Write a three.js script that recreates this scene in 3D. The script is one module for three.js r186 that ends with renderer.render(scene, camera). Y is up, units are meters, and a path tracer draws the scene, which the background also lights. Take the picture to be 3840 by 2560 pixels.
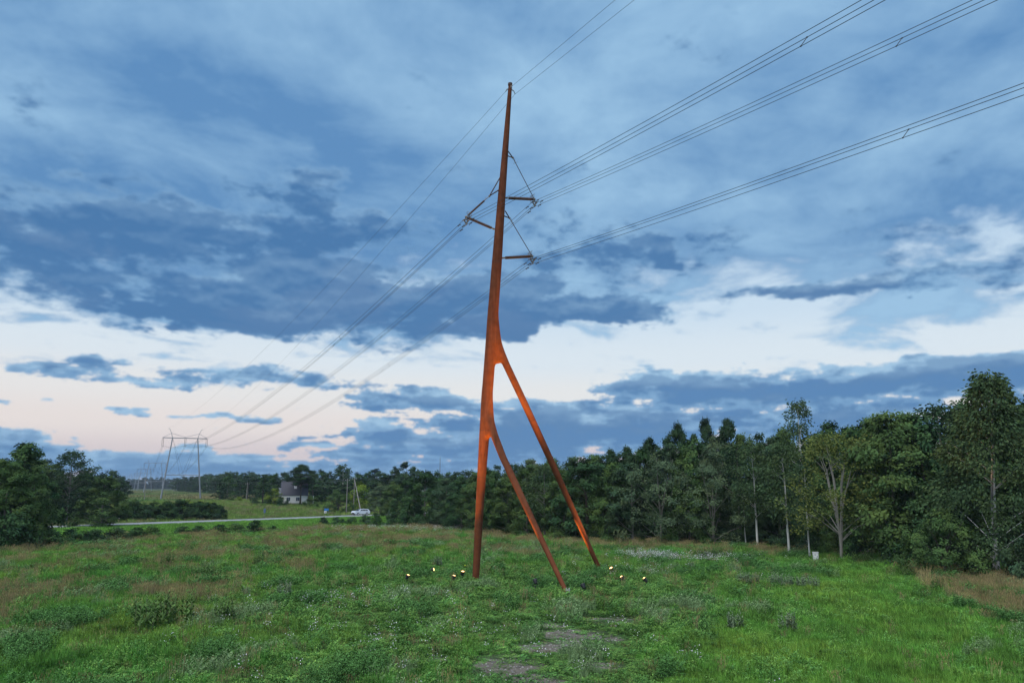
import * as THREE from 'three';
import { mergeGeometries } from 'three/addons/utils/BufferGeometryUtils.js';

// ------------------------------------------------------------------ camera, sky, light, exposure
const scene = new THREE.Scene();
const camera = new THREE.PerspectiveCamera(47.306, 1024 / 682, 0.5, 9000);
camera.position.set(0, 7.67, 0);
camera.rotation.x = THREE.MathUtils.degToRad(10.5075);

const renderer = new THREE.WebGLRenderer({ antialias: true });
renderer.toneMapping = THREE.LinearToneMapping;
renderer.toneMappingExposure = 1;
renderer.shadowMap.enabled = true;

// after sunset the light is broad: the bright sky behind the camera, high on the left
const sun = new THREE.DirectionalLight(new THREE.Color().setRGB(1, 0.95, 0.88), 3.0);
sun.position.set(-48, 190, 5);
sun.target.position.set(0, 0, -80);
sun.shadow.radius = 110;
sun.castShadow = true;
sun.shadow.mapSize.set(2048, 2048);
Object.assign(sun.shadow.camera, { left: -160, right: 160, top: 160, bottom: -160, near: 1, far: 700 });
scene.add(sun, sun.target);

// ------------------------------------------------------------------ noise and random numbers
function rng(seed) {
  let s = seed | 0;
  return () => { s = (s + 0x6d2b79f5) | 0; let t = Math.imul(s ^ (s >>> 15), 1 | s); t = (t + Math.imul(t ^ (t >>> 7), 61 | t)) ^ t; return ((t ^ (t >>> 14)) >>> 0) / 4294967296; };
}
const PERM = new Uint8Array(512), GX = new Float32Array(256), GY = new Float32Array(256);
{
  const r = rng(11), p = [...Array(256).keys()];
  for (let i = 255; i > 0; i--) { const j = Math.floor(r() * (i + 1)); [p[i], p[j]] = [p[j], p[i]]; }
  for (let i = 0; i < 512; i++) PERM[i] = p[i & 255];
  for (let i = 0; i < 256; i++) { const a = r() * 2 * Math.PI; GX[i] = Math.cos(a); GY[i] = Math.sin(a); }
}
function noise2(x, y) {
  const xi = Math.floor(x), yi = Math.floor(y), fx = x - xi, fy = y - yi, X = xi & 255, Y = yi & 255;
  const u = fx * fx * fx * (fx * (fx * 6 - 15) + 10), v = fy * fy * fy * (fy * (fy * 6 - 15) + 10);
  const a = PERM[PERM[X] + Y], b = PERM[PERM[X + 1] + Y], c = PERM[PERM[X] + Y + 1], d = PERM[PERM[X + 1] + Y + 1];
  const n0 = GX[a] * fx + GY[a] * fy, n1 = GX[b] * (fx - 1) + GY[b] * fy, n2 = GX[c] * fx + GY[c] * (fy - 1), n3 = GX[d] * (fx - 1) + GY[d] * (fy - 1);
  return 1.5 * (n0 + u * (n1 - n0) + v * (n2 + u * (n3 - n2) - n0 - u * (n1 - n0)));
}
function fbm(x, y, oct, gain = 0.5) {
  let s = 0, a = 0.55;
  for (let i = 0; i < oct; i++) { s += a * noise2(x, y); x = x * 2.03 + 17.3; y = y * 2.03 - 9.1; a *= gain; }
  return s;
}
const clamp01 = (x) => (x < 0 ? 0 : x > 1 ? 1 : x);
const smooth = (a, b, x) => { const t = clamp01((x - a) / (b - a)); return t * t * (3 - 2 * t); };
const lerp = (a, b, t) => a + (b - a) * t;
const lin = (c) => { c /= 255; return c <= 0.04045 ? c / 12.92 : Math.pow((c + 0.055) / 1.055, 2.4); };
const L3 = (r, g, b) => [lin(r), lin(g), lin(b)];

// ------------------------------------------------------------------ sky: evening air and clouds over the whole dome
function makeSky() {
  const W = 4096, H = 2048, data = new Float32Array(W * H * 4);
  const stops = [[0, L3(186, 188, 208)], [2.2, L3(216, 206, 212)], [4.2, L3(234, 229, 228)], [6.6, L3(232, 237, 239)], [9, L3(220, 235, 246)], [13, L3(202, 226, 246)], [20, L3(160, 200, 236)], [35, L3(128, 178, 226)], [90, L3(100, 154, 212)]];
  // banks and gaps of this evening's lower clouds: azimuth, elevation, their half widths (degrees), weight
  const banks = [
    [-27, 14.8, 15, 3.8, 1.0], [-10, 12.6, 15, 2.5, 1.15], [1, 13.2, 9.5, 2.0, 1.0], [7.5, 12.3, 4.5, 0.9, 0.75], [8.6, 16.9, 3.6, 2.0, 0.95], [2.5, 17.5, 3.2, 3.0, 0.6],
    [-16.6, 20.9, 3.2, 2.0, 0.95], [-13, 18.4, 4.2, 1.8, 0.85], [-4.2, 22, 2.8, 1.5, 0.8], [-6.5, 19, 4, 1.6, 0.6], [-23, 17.5, 5, 1.5, 0.5], [-33, 17, 6, 2.2, 0.45], [-20, 11.6, 6, 1.4, 0.8],
    [24, 12.9, 8.5, 1.0, 0.85], [31, 14, 7, 1.5, 0.6], [20, 17, 6, 1.5, 0.28], [31.5, 11.5, 4, 0.45, 0.8],
    [21, 7.1, 14.5, 1.35, 1.3], [34, 7.0, 10, 1.4, 1.2], [12, 7.0, 5, 0.8, 0.8], [45, 6.8, 9, 1.3, 1],
    [-3.2, 4.2, 7.5, 1.7, 1.15], [2, 4.0, 3.2, 2.3, 1.1], [7, 4.1, 4.8, 1.8, 1.15], [16, 4.4, 9, 1.7, 1.15], [-6, 2.5, 8, 0.8, 0.7], [0, 1.4, 40, 0.9, 0.55], [28, 4.3, 9, 1.3, 0.9], [-9, 6.2, 5, 0.75, 0.85], [-15, 7.6, 5, 0.8, 0.8], [-3, 6.1, 4, 0.5, 0.7], [-11, 4.2, 3, 0.7, 0.7],
    [-29, 6.9, 4.6, 0.55, 0.95], [-20.5, 6.9, 5, 0.6, 0.95], [-25, 7.9, 5, 0.45, 0.75], [-24.6, 4.9, 3.4, 0.36, 1], [-30.7, 4.25, 0.9, 0.26, 1], [-18.3, 4.5, 1.5, 0.5, 0.85], [-31, 5.4, 1.4, 0.14, 0.85], [-21, 4.75, 1.4, 0.22, 0.8], [-19, 3.9, 0.8, 0.25, 0.8],
    [-34, 2.7, 4.6, 1.3, 1.2], [-25, 1.7, 7, 0.6, 0.8], [-22, 2.5, 1.6, 0.35, 0.8], [-14, 2.9, 1.4, 0.2, 0.6],
    [23, 10.4, 14, 1.7, -1.9], [36, 9.5, 8, 1.3, -1.0], [8, 9.6, 11, 1.2, -1.2], [-7, 9.3, 6, 0.5, -0.9], [-27, 5.8, 9, 0.6, -0.9], [-26, 3.7, 9, 0.8, -0.9], [20.5, 15.2, 3, 1.2, -0.7], [14, 14.3, 3, 1.6, -0.5], [-24, 9.4, 5, 0.6, -0.7], [-31, 9.9, 3.4, 0.5, -0.6],
  ];
  const bank = (az, el) => {
    let s = 0;
    for (const b of banks) {
      const dx = (az - b[0]) / b[2]; if (dx > 1.5 || dx < -1.5) continue;
      const dy = (el - b[1]) / b[3]; if (dy > 1.5 || dy < -1.5) continue;
      const q = 1 - (dx * dx + dy * dy) / 2.0; if (q > 0) s += b[4] * q * q * (3 - 2 * q);
    }
    return s;
  };
  // how cloudy the sky is by height alone, so that it goes on all round as it does in view
  const cover = (el) => 0.55 * smooth(2.3, 0.9, el) + 0.22 * smooth(10, 12.5, el) * (1 - smooth(17, 27, el)) - 0.32 * smooth(3, 4.5, el) * (1 - smooth(8.5, 11, el)) - 0.22 * smooth(20, 28, el);
  const veilLo = L3(84, 142, 198), veilHi = L3(150, 197, 234), darkC = L3(64, 121, 177), midC = L3(96, 152, 203), rimC = L3(160, 202, 234), hazeC = L3(108, 164, 214), peach = L3(243, 222, 212);
  for (let row = H / 2; row < H; row++) {
    const el = ((row + 0.5) / H - 0.5) * 180, e = el * Math.PI / 180, y = Math.sin(e), ce = Math.cos(e), k = 1 / (y + 0.12);
    let i = 0; while (i < stops.length - 2 && el > stops[i + 1][0]) i++;
    const t = smooth(stops[i][0], stops[i + 1][0], el), c0 = stops[i][1], c1 = stops[i + 1][1];
    const far = smooth(14, 1.5, el);
    for (let col = 0; col < W; col++) {
      const round = ((col + 0.5) / W - 0.5) * 2 * Math.PI, x = Math.cos(round) * ce, z = Math.sin(round) * ce;
      let az = Math.atan2(x, -z) * 180 / Math.PI;
      const px = x * k, pz = z * k;
      // clear air, a little warmer low on the left
      const warm = 0.32 * Math.exp(-((el - 4.5) ** 2) / 14) * (0.5 + 0.5 * Math.cos((az + 45) * Math.PI / 180)) ** 5;
      let r = lerp(lerp(c0[0], c1[0], t), peach[0], warm), g = lerp(lerp(c0[1], c1[1], t), peach[1], warm), b = lerp(lerp(c0[2], c1[2], t), peach[2], warm);
      // high veil
      const wx = fbm(px * 0.9 + 3, pz * 0.9, 3), wz = fbm(px * 0.9 - 8, pz * 0.9 + 5, 3);
      const v = fbm(px * 1.7 + wx * 0.4 + 40, pz * 1.7 + wz * 0.4, 7, 0.62), vb = fbm(px * 0.55 + 90, pz * 0.55 - 30, 3);
      let va = smooth(10.6, 15.5, el + v * 9 + vb * 3 - 1.6 * Math.exp(-(((az - 19) / 9) ** 2) - ((el - 14.5) / 2.5) ** 2) + 1.5 * Math.exp(-(((az + 24) / 18) ** 2))) * 0.96;
      const vt = clamp01(0.5 + v * 0.85 + vb * 0.6 - 0.5 * Math.exp(-(((az + 26) / 19) ** 2) - ((el - 17) / 5.5) ** 2) - 0.28 * Math.exp(-(((az - 26) / 16) ** 2) - ((el - 17) / 6) ** 2) + 0.2 * Math.exp(-(((az + 5) / 13) ** 2) - ((el - 26) / 5) ** 2) + 0.16 * Math.exp(-(((az + 31) / 9) ** 2) - ((el - 26) / 4) ** 2));
      r = lerp(r, lerp(veilLo[0], veilHi[0], vt), va); g = lerp(g, lerp(veilLo[1], veilHi[1], vt), va); b = lerp(b, lerp(veilLo[2], veilHi[2], vt), va);
      // lower clouds
      const wa = 0.22 + 0.78 * smooth(5, 13, el), waz = az + fbm(az * 0.16, el * 0.34, 5, 0.6) * 4.2 * wa, wel = el + fbm(az * 0.15 + 31, el * 0.36 + 7, 5, 0.6) * 1.9 * wa;
      const n = 0.8 * fbm(px * 2.6 + wx * 0.4 + 7, pz * 2.6 + wz * 0.4, 7, 0.62) + (0.5 + 0.2 * far) * fbm(az * 0.34 + 5, el * 0.72, 7, 0.6);
      const base = cover(el) + n * 1.35 - 0.30;
      const m = base + bank(waz, wel), up = base + bank(waz + 0.1, wel + 0.45) + cover(el + 0.45) - cover(el) + (fbm(az * 0.3 + 5, (el + 0.45) * 0.62, 4, 0.56) - fbm(az * 0.3 + 5, el * 0.62, 4, 0.56)) * 0.5;
      if (m > -0.05) {
        const a = smooth(-0.05, lerp(0.95, 0.24, smooth(14, 5, el)), m) * lerp(0.9, 0.985, smooth(15, 8, el)), d = smooth(0.1, 1.15, m + 0.45 * n), rim = clamp01((m - up) * 1.1) * (1 - 0.55 * d);
        const lift = 0.30 * far;
        for (let c = 0; c < 3; c++) {
          let cc = lerp(midC[c], darkC[c], d);
          cc = lerp(cc, rimC[c], clamp01(rim + 0.25 * (1 - d)));
          cc = lerp(cc, hazeC[c], lift * (0.4 + smooth(4, 0.5, el)));
          if (c === 0) r = lerp(r, cc, a); else if (c === 1) g = lerp(g, cc, a); else b = lerp(b, cc, a);
        }
      }
      const o = (row * W + col) * 4;
      const grey = 0.24 * r + 0.62 * g + 0.14 * b; data[o] = lerp(grey, r, 0.88) * 0.97; data[o + 1] = lerp(grey, g, 0.88) * 0.97; data[o + 2] = lerp(grey, b, 0.88) * 0.97; data[o + 3] = 1;
    }
  }
  const below = L3(60, 84, 70);
  for (let row = 0; row < H / 2; row++) for (let col = 0; col < W; col++) { const o = (row * W + col) * 4; data[o] = below[0]; data[o + 1] = below[1]; data[o + 2] = below[2]; data[o + 3] = 1; }
  const tex = new THREE.DataTexture(data, W, H, THREE.RGBAFormat, THREE.FloatType);
  tex.mapping = THREE.EquirectangularReflectionMapping;
  tex.magFilter = THREE.LinearFilter; tex.minFilter = THREE.LinearFilter; tex.colorSpace = THREE.LinearSRGBColorSpace;
  tex.needsUpdate = true;
  return tex;
}
scene.background = scene.environment = makeSky();

// ------------------------------------------------------------------ helpers
const V = (x, y, z) => new THREE.Vector3(x, y, z);
const taken = new Map();
function numbered(name) { const n = taken.get(name) ?? 0; taken.set(name, n + 1); return n ? `${name}_${String(n).padStart(3, '0')}` : name; }
function mat(r, g, b, roughness = 0.8, metalness = 0, extra = {}) {
  const m = new THREE.MeshStandardMaterial({ roughness, metalness, side: THREE.DoubleSide, ...extra });
  m.color.setRGB(r, g, b); return m;
}
// plants: matt leaves without a glossy skin
function leafy(r, g, b) { const m = new THREE.MeshPhysicalMaterial({ roughness: 1, specularIntensity: 0.15, vertexColors: true, side: THREE.DoubleSide }); m.color.setRGB(r, g, b); return m; }
function thing(name, label, category, pos = [0, 0, 0], turn = 0, group) {
  const o = new THREE.Group(); o.name = numbered(name); o.position.set(...pos); o.rotation.y = turn;
  o.userData = { label, category }; if (group) o.userData.group = group;
  scene.add(o); return o;
}
function part(parent, name, geometry, material) { const m = new THREE.Mesh(geometry, material); m.name = name; parent.add(m); return m; }
function single(name, geometry, material, label, category, group) {
  const m = new THREE.Mesh(geometry, material); m.name = numbered(name); m.userData = { label, category }; if (group) m.userData.group = group;
  scene.add(m); return m;
}
function structure(name, geometry, material, kind = 'structure', label) { const m = new THREE.Mesh(geometry, material); m.name = numbered(name); m.userData = { kind }; if (label) m.userData.label = label; scene.add(m); return m; }
// collects triangles with optional colour and uv
class Mesher {
  constructor() { this.p = []; this.c = []; this.i = []; this.u = []; }
  v(x, y, z, c, u) { this.p.push(x, y, z); if (c) this.c.push(c[0], c[1], c[2]); if (u) this.u.push(u[0], u[1]); return this.p.length / 3 - 1; }
  tri(a, b, c) { this.i.push(a, b, c); }
  quad(a, b, c, d) { this.i.push(a, b, c, a, c, d); }
  // one leaf: a diamond from p along d, w wide
  leaf(p, d, s, c) {
    const a = this.v(p.x, p.y, p.z, c), b = this.v(p.x + d.x * 0.45 + s.x, p.y + d.y * 0.45 + s.y, p.z + d.z * 0.45 + s.z, c),
      e = this.v(p.x + d.x, p.y + d.y, p.z + d.z, c), f = this.v(p.x + d.x * 0.45 - s.x, p.y + d.y * 0.45 - s.y, p.z + d.z * 0.45 - s.z, c);
    this.quad(a, b, e, f);
  }
  // a tapered tube through points [{x,y,z,r}]
  tube(pts, radial = 6, cap = true, c) {
    const rings = []; let n0 = null;
    for (let k = 0; k < pts.length; k++) {
      const a = pts[Math.max(0, k - 1)], b = pts[Math.min(pts.length - 1, k + 1)], t = V(b.x - a.x, b.y - a.y, b.z - a.z).normalize();
      let n = n0 ? n0.clone().addScaledVector(t, -n0.dot(t)) : (Math.abs(t.y) > 0.9 ? V(1, 0, 0) : V(0, 1, 0)); n.addScaledVector(t, -n.dot(t)).normalize(); n0 = n;
      const m = V().crossVectors(t, n), ring = [];
      for (let j = 0; j < radial; j++) { const w = j / radial * Math.PI * 2, q = pts[k]; ring.push(this.v(q.x + (n.x * Math.cos(w) + m.x * Math.sin(w)) * q.r, q.y + (n.y * Math.cos(w) + m.y * Math.sin(w)) * q.r, q.z + (n.z * Math.cos(w) + m.z * Math.sin(w)) * q.r, c)); }
      if (rings.length) { const o = rings[rings.length - 1]; for (let j = 0; j < radial; j++) this.quad(o[j], o[(j + 1) % radial], ring[(j + 1) % radial], ring[j]); }
      rings.push(ring);
    }
    if (cap) for (const [ring, q, flip] of [[rings[0], pts[0], true], [rings[rings.length - 1], pts[pts.length - 1], false]]) {
      const o = this.v(q.x, q.y, q.z, c); for (let j = 0; j < radial; j++) flip ? this.tri(o, ring[(j + 1) % radial], ring[j]) : this.tri(o, ring[j], ring[(j + 1) % radial]);
    }
    return this;
  }
  geo() {
    const g = new THREE.BufferGeometry(); g.setAttribute('position', new THREE.Float32BufferAttribute(this.p, 3));
    if (this.c.length) g.setAttribute('color', new THREE.Float32BufferAttribute(this.c, 3));
    if (this.u.length) g.setAttribute('uv', new THREE.Float32BufferAttribute(this.u, 2));
    g.setIndex(this.i); g.computeVertexNormals(); return g;
  }
}
const P = (v, r) => ({ x: v.x, y: v.y, z: v.z, r });
const rod = (a, b, r, r2 = r, radial = 8) => new Mesher().tube([P(a, r), P(b, r2)], radial).geo();
function box(w, h, d, x = 0, y = 0, z = 0) { const g = new THREE.BoxGeometry(w, h, d); g.translate(x, y, z); return g; }
const merge = (list) => mergeGeometries(list.map((g) => { const q = g.index ? g.toNonIndexed() : g.clone(); for (const k of Object.keys(q.attributes)) if (!['position', 'normal'].includes(k)) q.deleteAttribute(k); return q; }));

// ------------------------------------------------------------------ terrain
const roadS = (x, z) => (x + 88) * -0.763 + (z + 149) * -0.645;      // metres beyond the road's centre line, seen from the camera
function H(x, z) {
  const s = roadS(x, z), rise = 2.5 * smooth(8, 60, s);
  const near = smooth(-12, -30, s);
  return rise + near * (0.16 * noise2(x * 0.11 + 3, z * 0.11) + 0.07 * noise2(x * 0.33, z * 0.33 + 9));
}
const LAWN = [[34.7, -84], [40.7, -84], [34.2, -67.8], [27.4, -52], [27.6, -45.3], [26.2, -40.4], [24, -20], [8, -20], [6.6, -32.8], [7.6, -40.4], [12.2, -51.4], [19.5, -58.5], [26.9, -71.0]];
const TAN_R = [[36.5, -74.5], [56, -68], [46, -40], [28.6, -44.3], [26.9, -47.4], [28, -53.3]];
function inside(poly, x, z) {
  let c = false;
  for (let i = 0, j = poly.length - 1; i < poly.length; j = i++) { const [xi, zi] = poly[i], [xj, zj] = poly[j]; if ((zi > z) !== (zj > z) && x < ((xj - xi) * (z - zi)) / (zj - zi) + xi) c = !c; }
  return c;
}
const SOIL = [[-0.3, -35.8, 1.3, 1.7], [3.3, -43.2, 1.5, 1.5], [5.9, -47.4, 1.5, 1.0], [9.3, -50.2, 1.3, 0.9], [-3.4, -36.6, 0.6, 0.7], [1.4, -39.4, 1.2, 1.1], [5, -42.4, 0.8, 0.9], [-2.5, -41, 0.5, 0.6], [-6.7, -53.4, 0.9, 0.8], [-4.9, -41.2, 0.45, 0.5], [2.2, -45.9, 0.9, 0.8], [0.8, -33.2, 1.2, 1.2], [4, -36.2, 0.8, 0.8], [2.8, -40.6, 1.3, 1.2]];
const soilAt = (x, z) => { let s = 0; for (const [a, b, rx, rz] of SOIL) { const q = ((x - a) / rx) ** 2 + ((z - b) / rz) ** 2; if (q < 2) s = Math.max(s, 1 - q / 2); } return s + 0.35 * fbm(x * 1.3, z * 1.3, 3) * (s > 0 ? 1 : 0); };
// what grows where: weights of lush grass, herbs, dry grass, short lawn, and the green's tint
function zone(x, z) {
  const wx = x + fbm(x * 0.12, z * 0.07, 3) * 7, wz = z + fbm(x * 0.1 + 9, z * 0.06, 3) * 9, s = roadS(x, z);
  const n = fbm(x * 0.16 + 20, z * 0.09, 4), n2 = fbm(x * 0.45 - 7, z * 0.22, 3), n3 = fbm(x * 0.07 + 5, z * 0.05 - 5, 3);
  let dry = 0, lawn = 0, herb = 0.45 + n * 1.1, yellow = clamp01(0.15 + n3 * 1.2), far = 0;
  if (s > 4) { far = 1; dry = clamp01(0.3 + n * 1.3); herb = 0.2; yellow = 0.4; }
  else if (s > -40) { lawn = 0.9; herb = 0.1; yellow = 0.3; dry = clamp01(n * 0.8 - 0.1); }
  else {
    if (inside(LAWN, x + (wx - x) * 0.6 + n2 * 2.5, z + (wz - z) * 0.5)) { lawn = clamp01(0.8 + n * 1.2 + n2 * 0.5); herb = 0.35 + n2 * 0.8; yellow = 0.2 + 0.7 * clamp01(n + 0.2); }
    if (inside(TAN_R, x + (wx - x) * 0.5 + n2 * 2, z + (wz - z) * 0.5)) { dry = clamp01(0.72 + n * 1.2 + n2 * 0.6); herb = 0.3; }
    const edge = wz < -86 && wz > -152 ? smooth(-84, -100, wz) : 0;
    if (edge > 0) dry = Math.max(dry, edge * clamp01(0.25 + n * 2.0));
    if (wx < -14) dry = Math.max(dry, smooth(-13, -24, wx) * smooth(-40, -50, wz) * clamp01(0.02 + n * 2.0 + n2 * 0.5));
    if (wx < -20 && wz < -78) yellow = Math.max(yellow, 0.8 * clamp01(0.5 + n * 1.3));
    const lamps = Math.exp(-(((x - 1) / 15) ** 2) - ((z + 60) / 14) ** 2);
    herb += lamps * 0.9; dry *= 1 - lamps * 0.9; yellow *= 1 - lamps * 0.6;
    const fg = smooth(-62, -48, z) * smooth(16, 4, Math.abs(x + 1)); herb += fg * 0.5; dry *= 1 - 0.7 * fg;
  }
  return { dry: clamp01(dry), lawn, herb: clamp01(herb), yellow: clamp01(yellow), far, n, n2 };
}
{
  const axis = (near0, near1, step, lo, hi, grow) => { const a = []; for (let v = near0; v <= near1; v += step) a.push(v); let s = step, v = near1; while (v < hi) { s *= grow; v += s; a.push(v); } s = step; v = near0; while (v > lo) { s *= grow; v -= s; a.unshift(v); } return a; };
  const xs = axis(-110, 70, 2, -5200, 5200, 1.16), zs = axis(-200, -22, 2, -6200, 3800, 1.16), m = new Mesher();
  const green = [0.075, 0.125, 0.03], brown = [0.15, 0.135, 0.065], lawnC = [0.085, 0.155, 0.035], fieldC = [0.14, 0.155, 0.07];
  for (const z of zs) for (const x of xs) {
    const k = zone(x, z), c = [0, 1, 2].map((i) => { let v = lerp(green[i], lawnC[i], k.lawn); v = lerp(v, k.far ? lerp(fieldC[i], brown[i], 0.35) : brown[i], k.dry * 0.85); return v * (1 + 0.25 * k.n2); });
    m.v(x, H(x, z), z, c, [x / 5, z / 5]);
  }
  for (let j = 0; j < zs.length - 1; j++) for (let i = 0; i < xs.length - 1; i++) { const a = j * xs.length + i; m.quad(a, a + xs.length, a + xs.length + 1, a + 1); }
  const S = 512, d = new Uint8Array(S * S * 4), bmp = new Uint8Array(S * S * 4), r = rng(5);
  for (let y = 0; y < S; y++) for (let x = 0; x < S; x++) {
    const tile = (f, oct, o) => { const u = x / S, v = y / S, a = fbm(u * f + o, v * f, oct), b = fbm((u - 1) * f + o, v * f, oct), c = fbm(u * f + o, (v - 1) * f, oct), e = fbm((u - 1) * f + o, (v - 1) * f, oct); return lerp(lerp(a, b, u), lerp(c, e, u), v); };
    const q = tile(24, 4, 3) * 0.9 + (r() - 0.5) * 0.5, w = tile(7, 3, 60), k = (y * S + x) * 4, t = clamp01(0.72 + q * 0.35 + w * 0.2);
    d[k] = 255 * clamp01(t * (1 + w * 0.2)); d[k + 1] = 255 * t; d[k + 2] = 255 * clamp01(t * (0.95 - w * 0.1)); d[k + 3] = 255;
    bmp[k] = bmp[k + 1] = bmp[k + 2] = 255 * clamp01(0.5 + q * 0.5); bmp[k + 3] = 255;
  }
  const tex = (data, srgb) => { const t = new THREE.DataTexture(data, S, S); t.wrapS = t.wrapT = THREE.RepeatWrapping; t.magFilter = THREE.LinearFilter; if (srgb) t.colorSpace = THREE.SRGBColorSpace; t.needsUpdate = true; return t; };
  structure('ground', m.geo(), new THREE.MeshStandardMaterial({ map: tex(d, true), bumpMap: tex(bmp), bumpScale: 0.05, vertexColors: true, roughness: 1 }));
}
// grainy trodden soil showing through the grass
{
  const grain = mat(0.13, 0.113, 0.092, 1, 0, { vertexColors: true });
  for (const [cx, cz, rx, rz] of SOIL) {
    const m = new Mesher(), r = rng(Math.round(cx * 100 + cz)), N = 30, K = 7, pt = [];
    const ctr = m.v(cx, H(cx, cz) + 0.014, cz, [1, 1, 1]);
    for (let k = 1; k <= K; k++) for (let j = 0; j < N; j++) {
      const a = j / N * Math.PI * 2, rr = (k / K) * (1 + 0.9 * fbm(Math.cos(a) * 1.9 + cx, Math.sin(a) * 1.9 + cz, 5, 0.6)), x = cx + Math.cos(a) * rr * rx, z = cz + Math.sin(a) * rr * rz, t = 0.65 + 0.7 * r();
      pt.push(m.v(x, H(x, z) + (k === K ? -0.03 : 0.006 + 0.018 * r()), z, [t, t * 0.98, t * 0.96]));
    }
    for (let j = 0; j < N; j++) m.tri(ctr, pt[(j + 1) % N], pt[j]);
    for (let k = 1; k < K; k++) for (let j = 0; j < N; j++) m.quad(pt[(k - 1) * N + j], pt[(k - 1) * N + (j + 1) % N], pt[k * N + (j + 1) % N], pt[k * N + j]);
    structure('bare_soil', m.geo(), grain);
  }
}
// road with gravel shoulders
const roadCurve = new THREE.CatmullRomCurve3([[-170, -40], [-135, -86], [-107, -122], [-87.1, -148.3], [-72.1, -167.8], [-60.5, -180.5], [-38.9, -206.4], [-28.1, -219.2], [-20.5, -234], [-12, -262], [-6, -310]].map(([x, z]) => V(x, 0, z)));
function ribbon(half, lift, drop) {
  const m = new Mesher(), N = 120;
  for (let k = 0; k <= N; k++) {
    const p = roadCurve.getPointAt(k / N), t = roadCurve.getTangentAt(k / N), n = V(-t.z, 0, t.x).normalize();
    for (const [f, y] of [[-1, drop], [-0.94, 0], [0, 0.04], [0.94, 0], [1, drop]]) { const x = p.x + n.x * half * f, z = p.z + n.z * half * f; m.v(x, H(p.x, p.z) + lift + y, z, null, [f * half / 3, k * 0.9]); }
  }
  for (let k = 0; k < N; k++) for (let j = 0; j < 4; j++) { const a = k * 5 + j; m.quad(a, a + 1, a + 6, a + 5); }
  return m.geo();
}
{
  const S = 256, d = new Uint8Array(S * S * 4), r = rng(8);
  for (let k = 0; k < S * S; k++) { const t = 200 + 50 * (r() - 0.5) + 25 * noise2((k % S) / 32, Math.floor(k / S) / 32); d[k * 4] = t; d[k * 4 + 1] = t; d[k * 4 + 2] = t; d[k * 4 + 3] = 255; }
  const t = new THREE.DataTexture(d, S, S); t.wrapS = t.wrapT = THREE.RepeatWrapping; t.magFilter = THREE.LinearFilter; t.colorSpace = THREE.SRGBColorSpace; t.needsUpdate = true;
  structure('road_shoulder', ribbon(4.6, 0.12, -0.3), mat(0.3, 0.28, 0.25, 1, 0, { map: t }));
  structure('road', ribbon(3.4, 0.2, -0.12), mat(0.46, 0.465, 0.5, 0.75, 0, { map: t }));
}

// ------------------------------------------------------------------ the rust-brown three-legged pylon
const rustC = [0.132, 0.044, 0.021];
const galv = mat(0.2, 0.19, 0.18, 0.55, 0.6), dark = mat(0.03, 0.028, 0.028, 0.6), wireM = mat(0.055, 0.055, 0.06, 0.5, 0.5), insul = mat(0.07, 0.035, 0.026, 0.45), strutM = mat(0.055, 0.022, 0.015, 0.75);
const pylon = thing('design_pylon', 'tall rust-brown three-legged sculptural steel pylon standing in the meadow', 'pylon', [-3.06, 0, -67.7]);
const PO = V(-3.06, 0, -67.7);                                       // its base
const limbs = {
  trunk: [[-3.06, -0.5, -67.75, 0.285], [-2.83, 4.2, -67.6, 0.33], [-2.6, 8.4, -67.45, 0.375], [-2.38, 12, -67.35, 0.44], [-2.16, 15.4, -67.28, 0.48], [-1.94, 18.5, -67.2, 0.48], [-1.72, 22, -67.12, 0.475], [-1.37, 27, -67.05, 0.45], [-1.02, 32.25, -67, 0.37], [-0.54, 39, -67, 0.27], [-0.16, 44.4, -67, 0.17]],
  legB: [[4.12, -0.3, -57.55, 0.155], [3.2, 1.65, -58.97, 0.185], [1.12, 6.05, -62.15, 0.25], [-0.75, 10.0, -65.05, 0.29], [-1.5, 11.9, -66.3, 0.32], [-1.92, 13.6, -66.98, 0.25], [-2.1, 15.4, -67.25, 0.02]],
  legC: [[8.1, -0.3, -71.8, 0.175], [7.2, 1.65, -71.35, 0.205], [3.6, 9.5, -69.5, 0.285], [1.0, 15.0, -68.15, 0.3], [-0.5, 18.1, -67.45, 0.31], [-1.25, 20.1, -67.2, 0.25], [-1.62, 22.4, -67.12, 0.02]],
  webC: [[-1.26, 18.5, -67.32, 0.2], [-1.38, 20.0, -67.22, 0.24], [-1.55, 21.5, -67.15, 0.22], [-1.7, 23, -67.1, 0.02]],
  webB: [[-1.93, 12.05, -66.9, 0.2], [-2.04, 13.2, -67.08, 0.24], [-2.12, 14.6, -67.2, 0.22], [-2.2, 15.8, -67.27, 0.02]],
};
const segs = Object.values(limbs).map((l) => l.slice(1).map((b, i) => { const a = l[i], d = [b[0] - a[0], b[1] - a[1], b[2] - a[2]]; return [a, d, d[0] * d[0] + d[1] * d[1] + d[2] * d[2], b[3] - a[3]]; }));
const pylonDistance = (x, y, z) => {
  let out = 9;
  for (let l = 0; l < segs.length; l++) {
    let best = 9;
    for (const [a, d, dd, dr] of segs[l]) {
      const px = x - a[0], py = y - a[1], pz = z - a[2], t = clamp01((px * d[0] + py * d[1] + pz * d[2]) / dd), ex = px - d[0] * t, ey = py - d[1] * t, ez = pz - d[2] * t;
      const q = Math.sqrt(ex * ex + ey * ey + ez * ez) - (a[3] + dr * t); if (q < best) best = q;
    }
    const k = 0.55, h = Math.max(k - Math.abs(out - best), 0) / k; out = Math.min(out, best) - h * h * k * 0.25;
  }
  return out;
};
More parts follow.
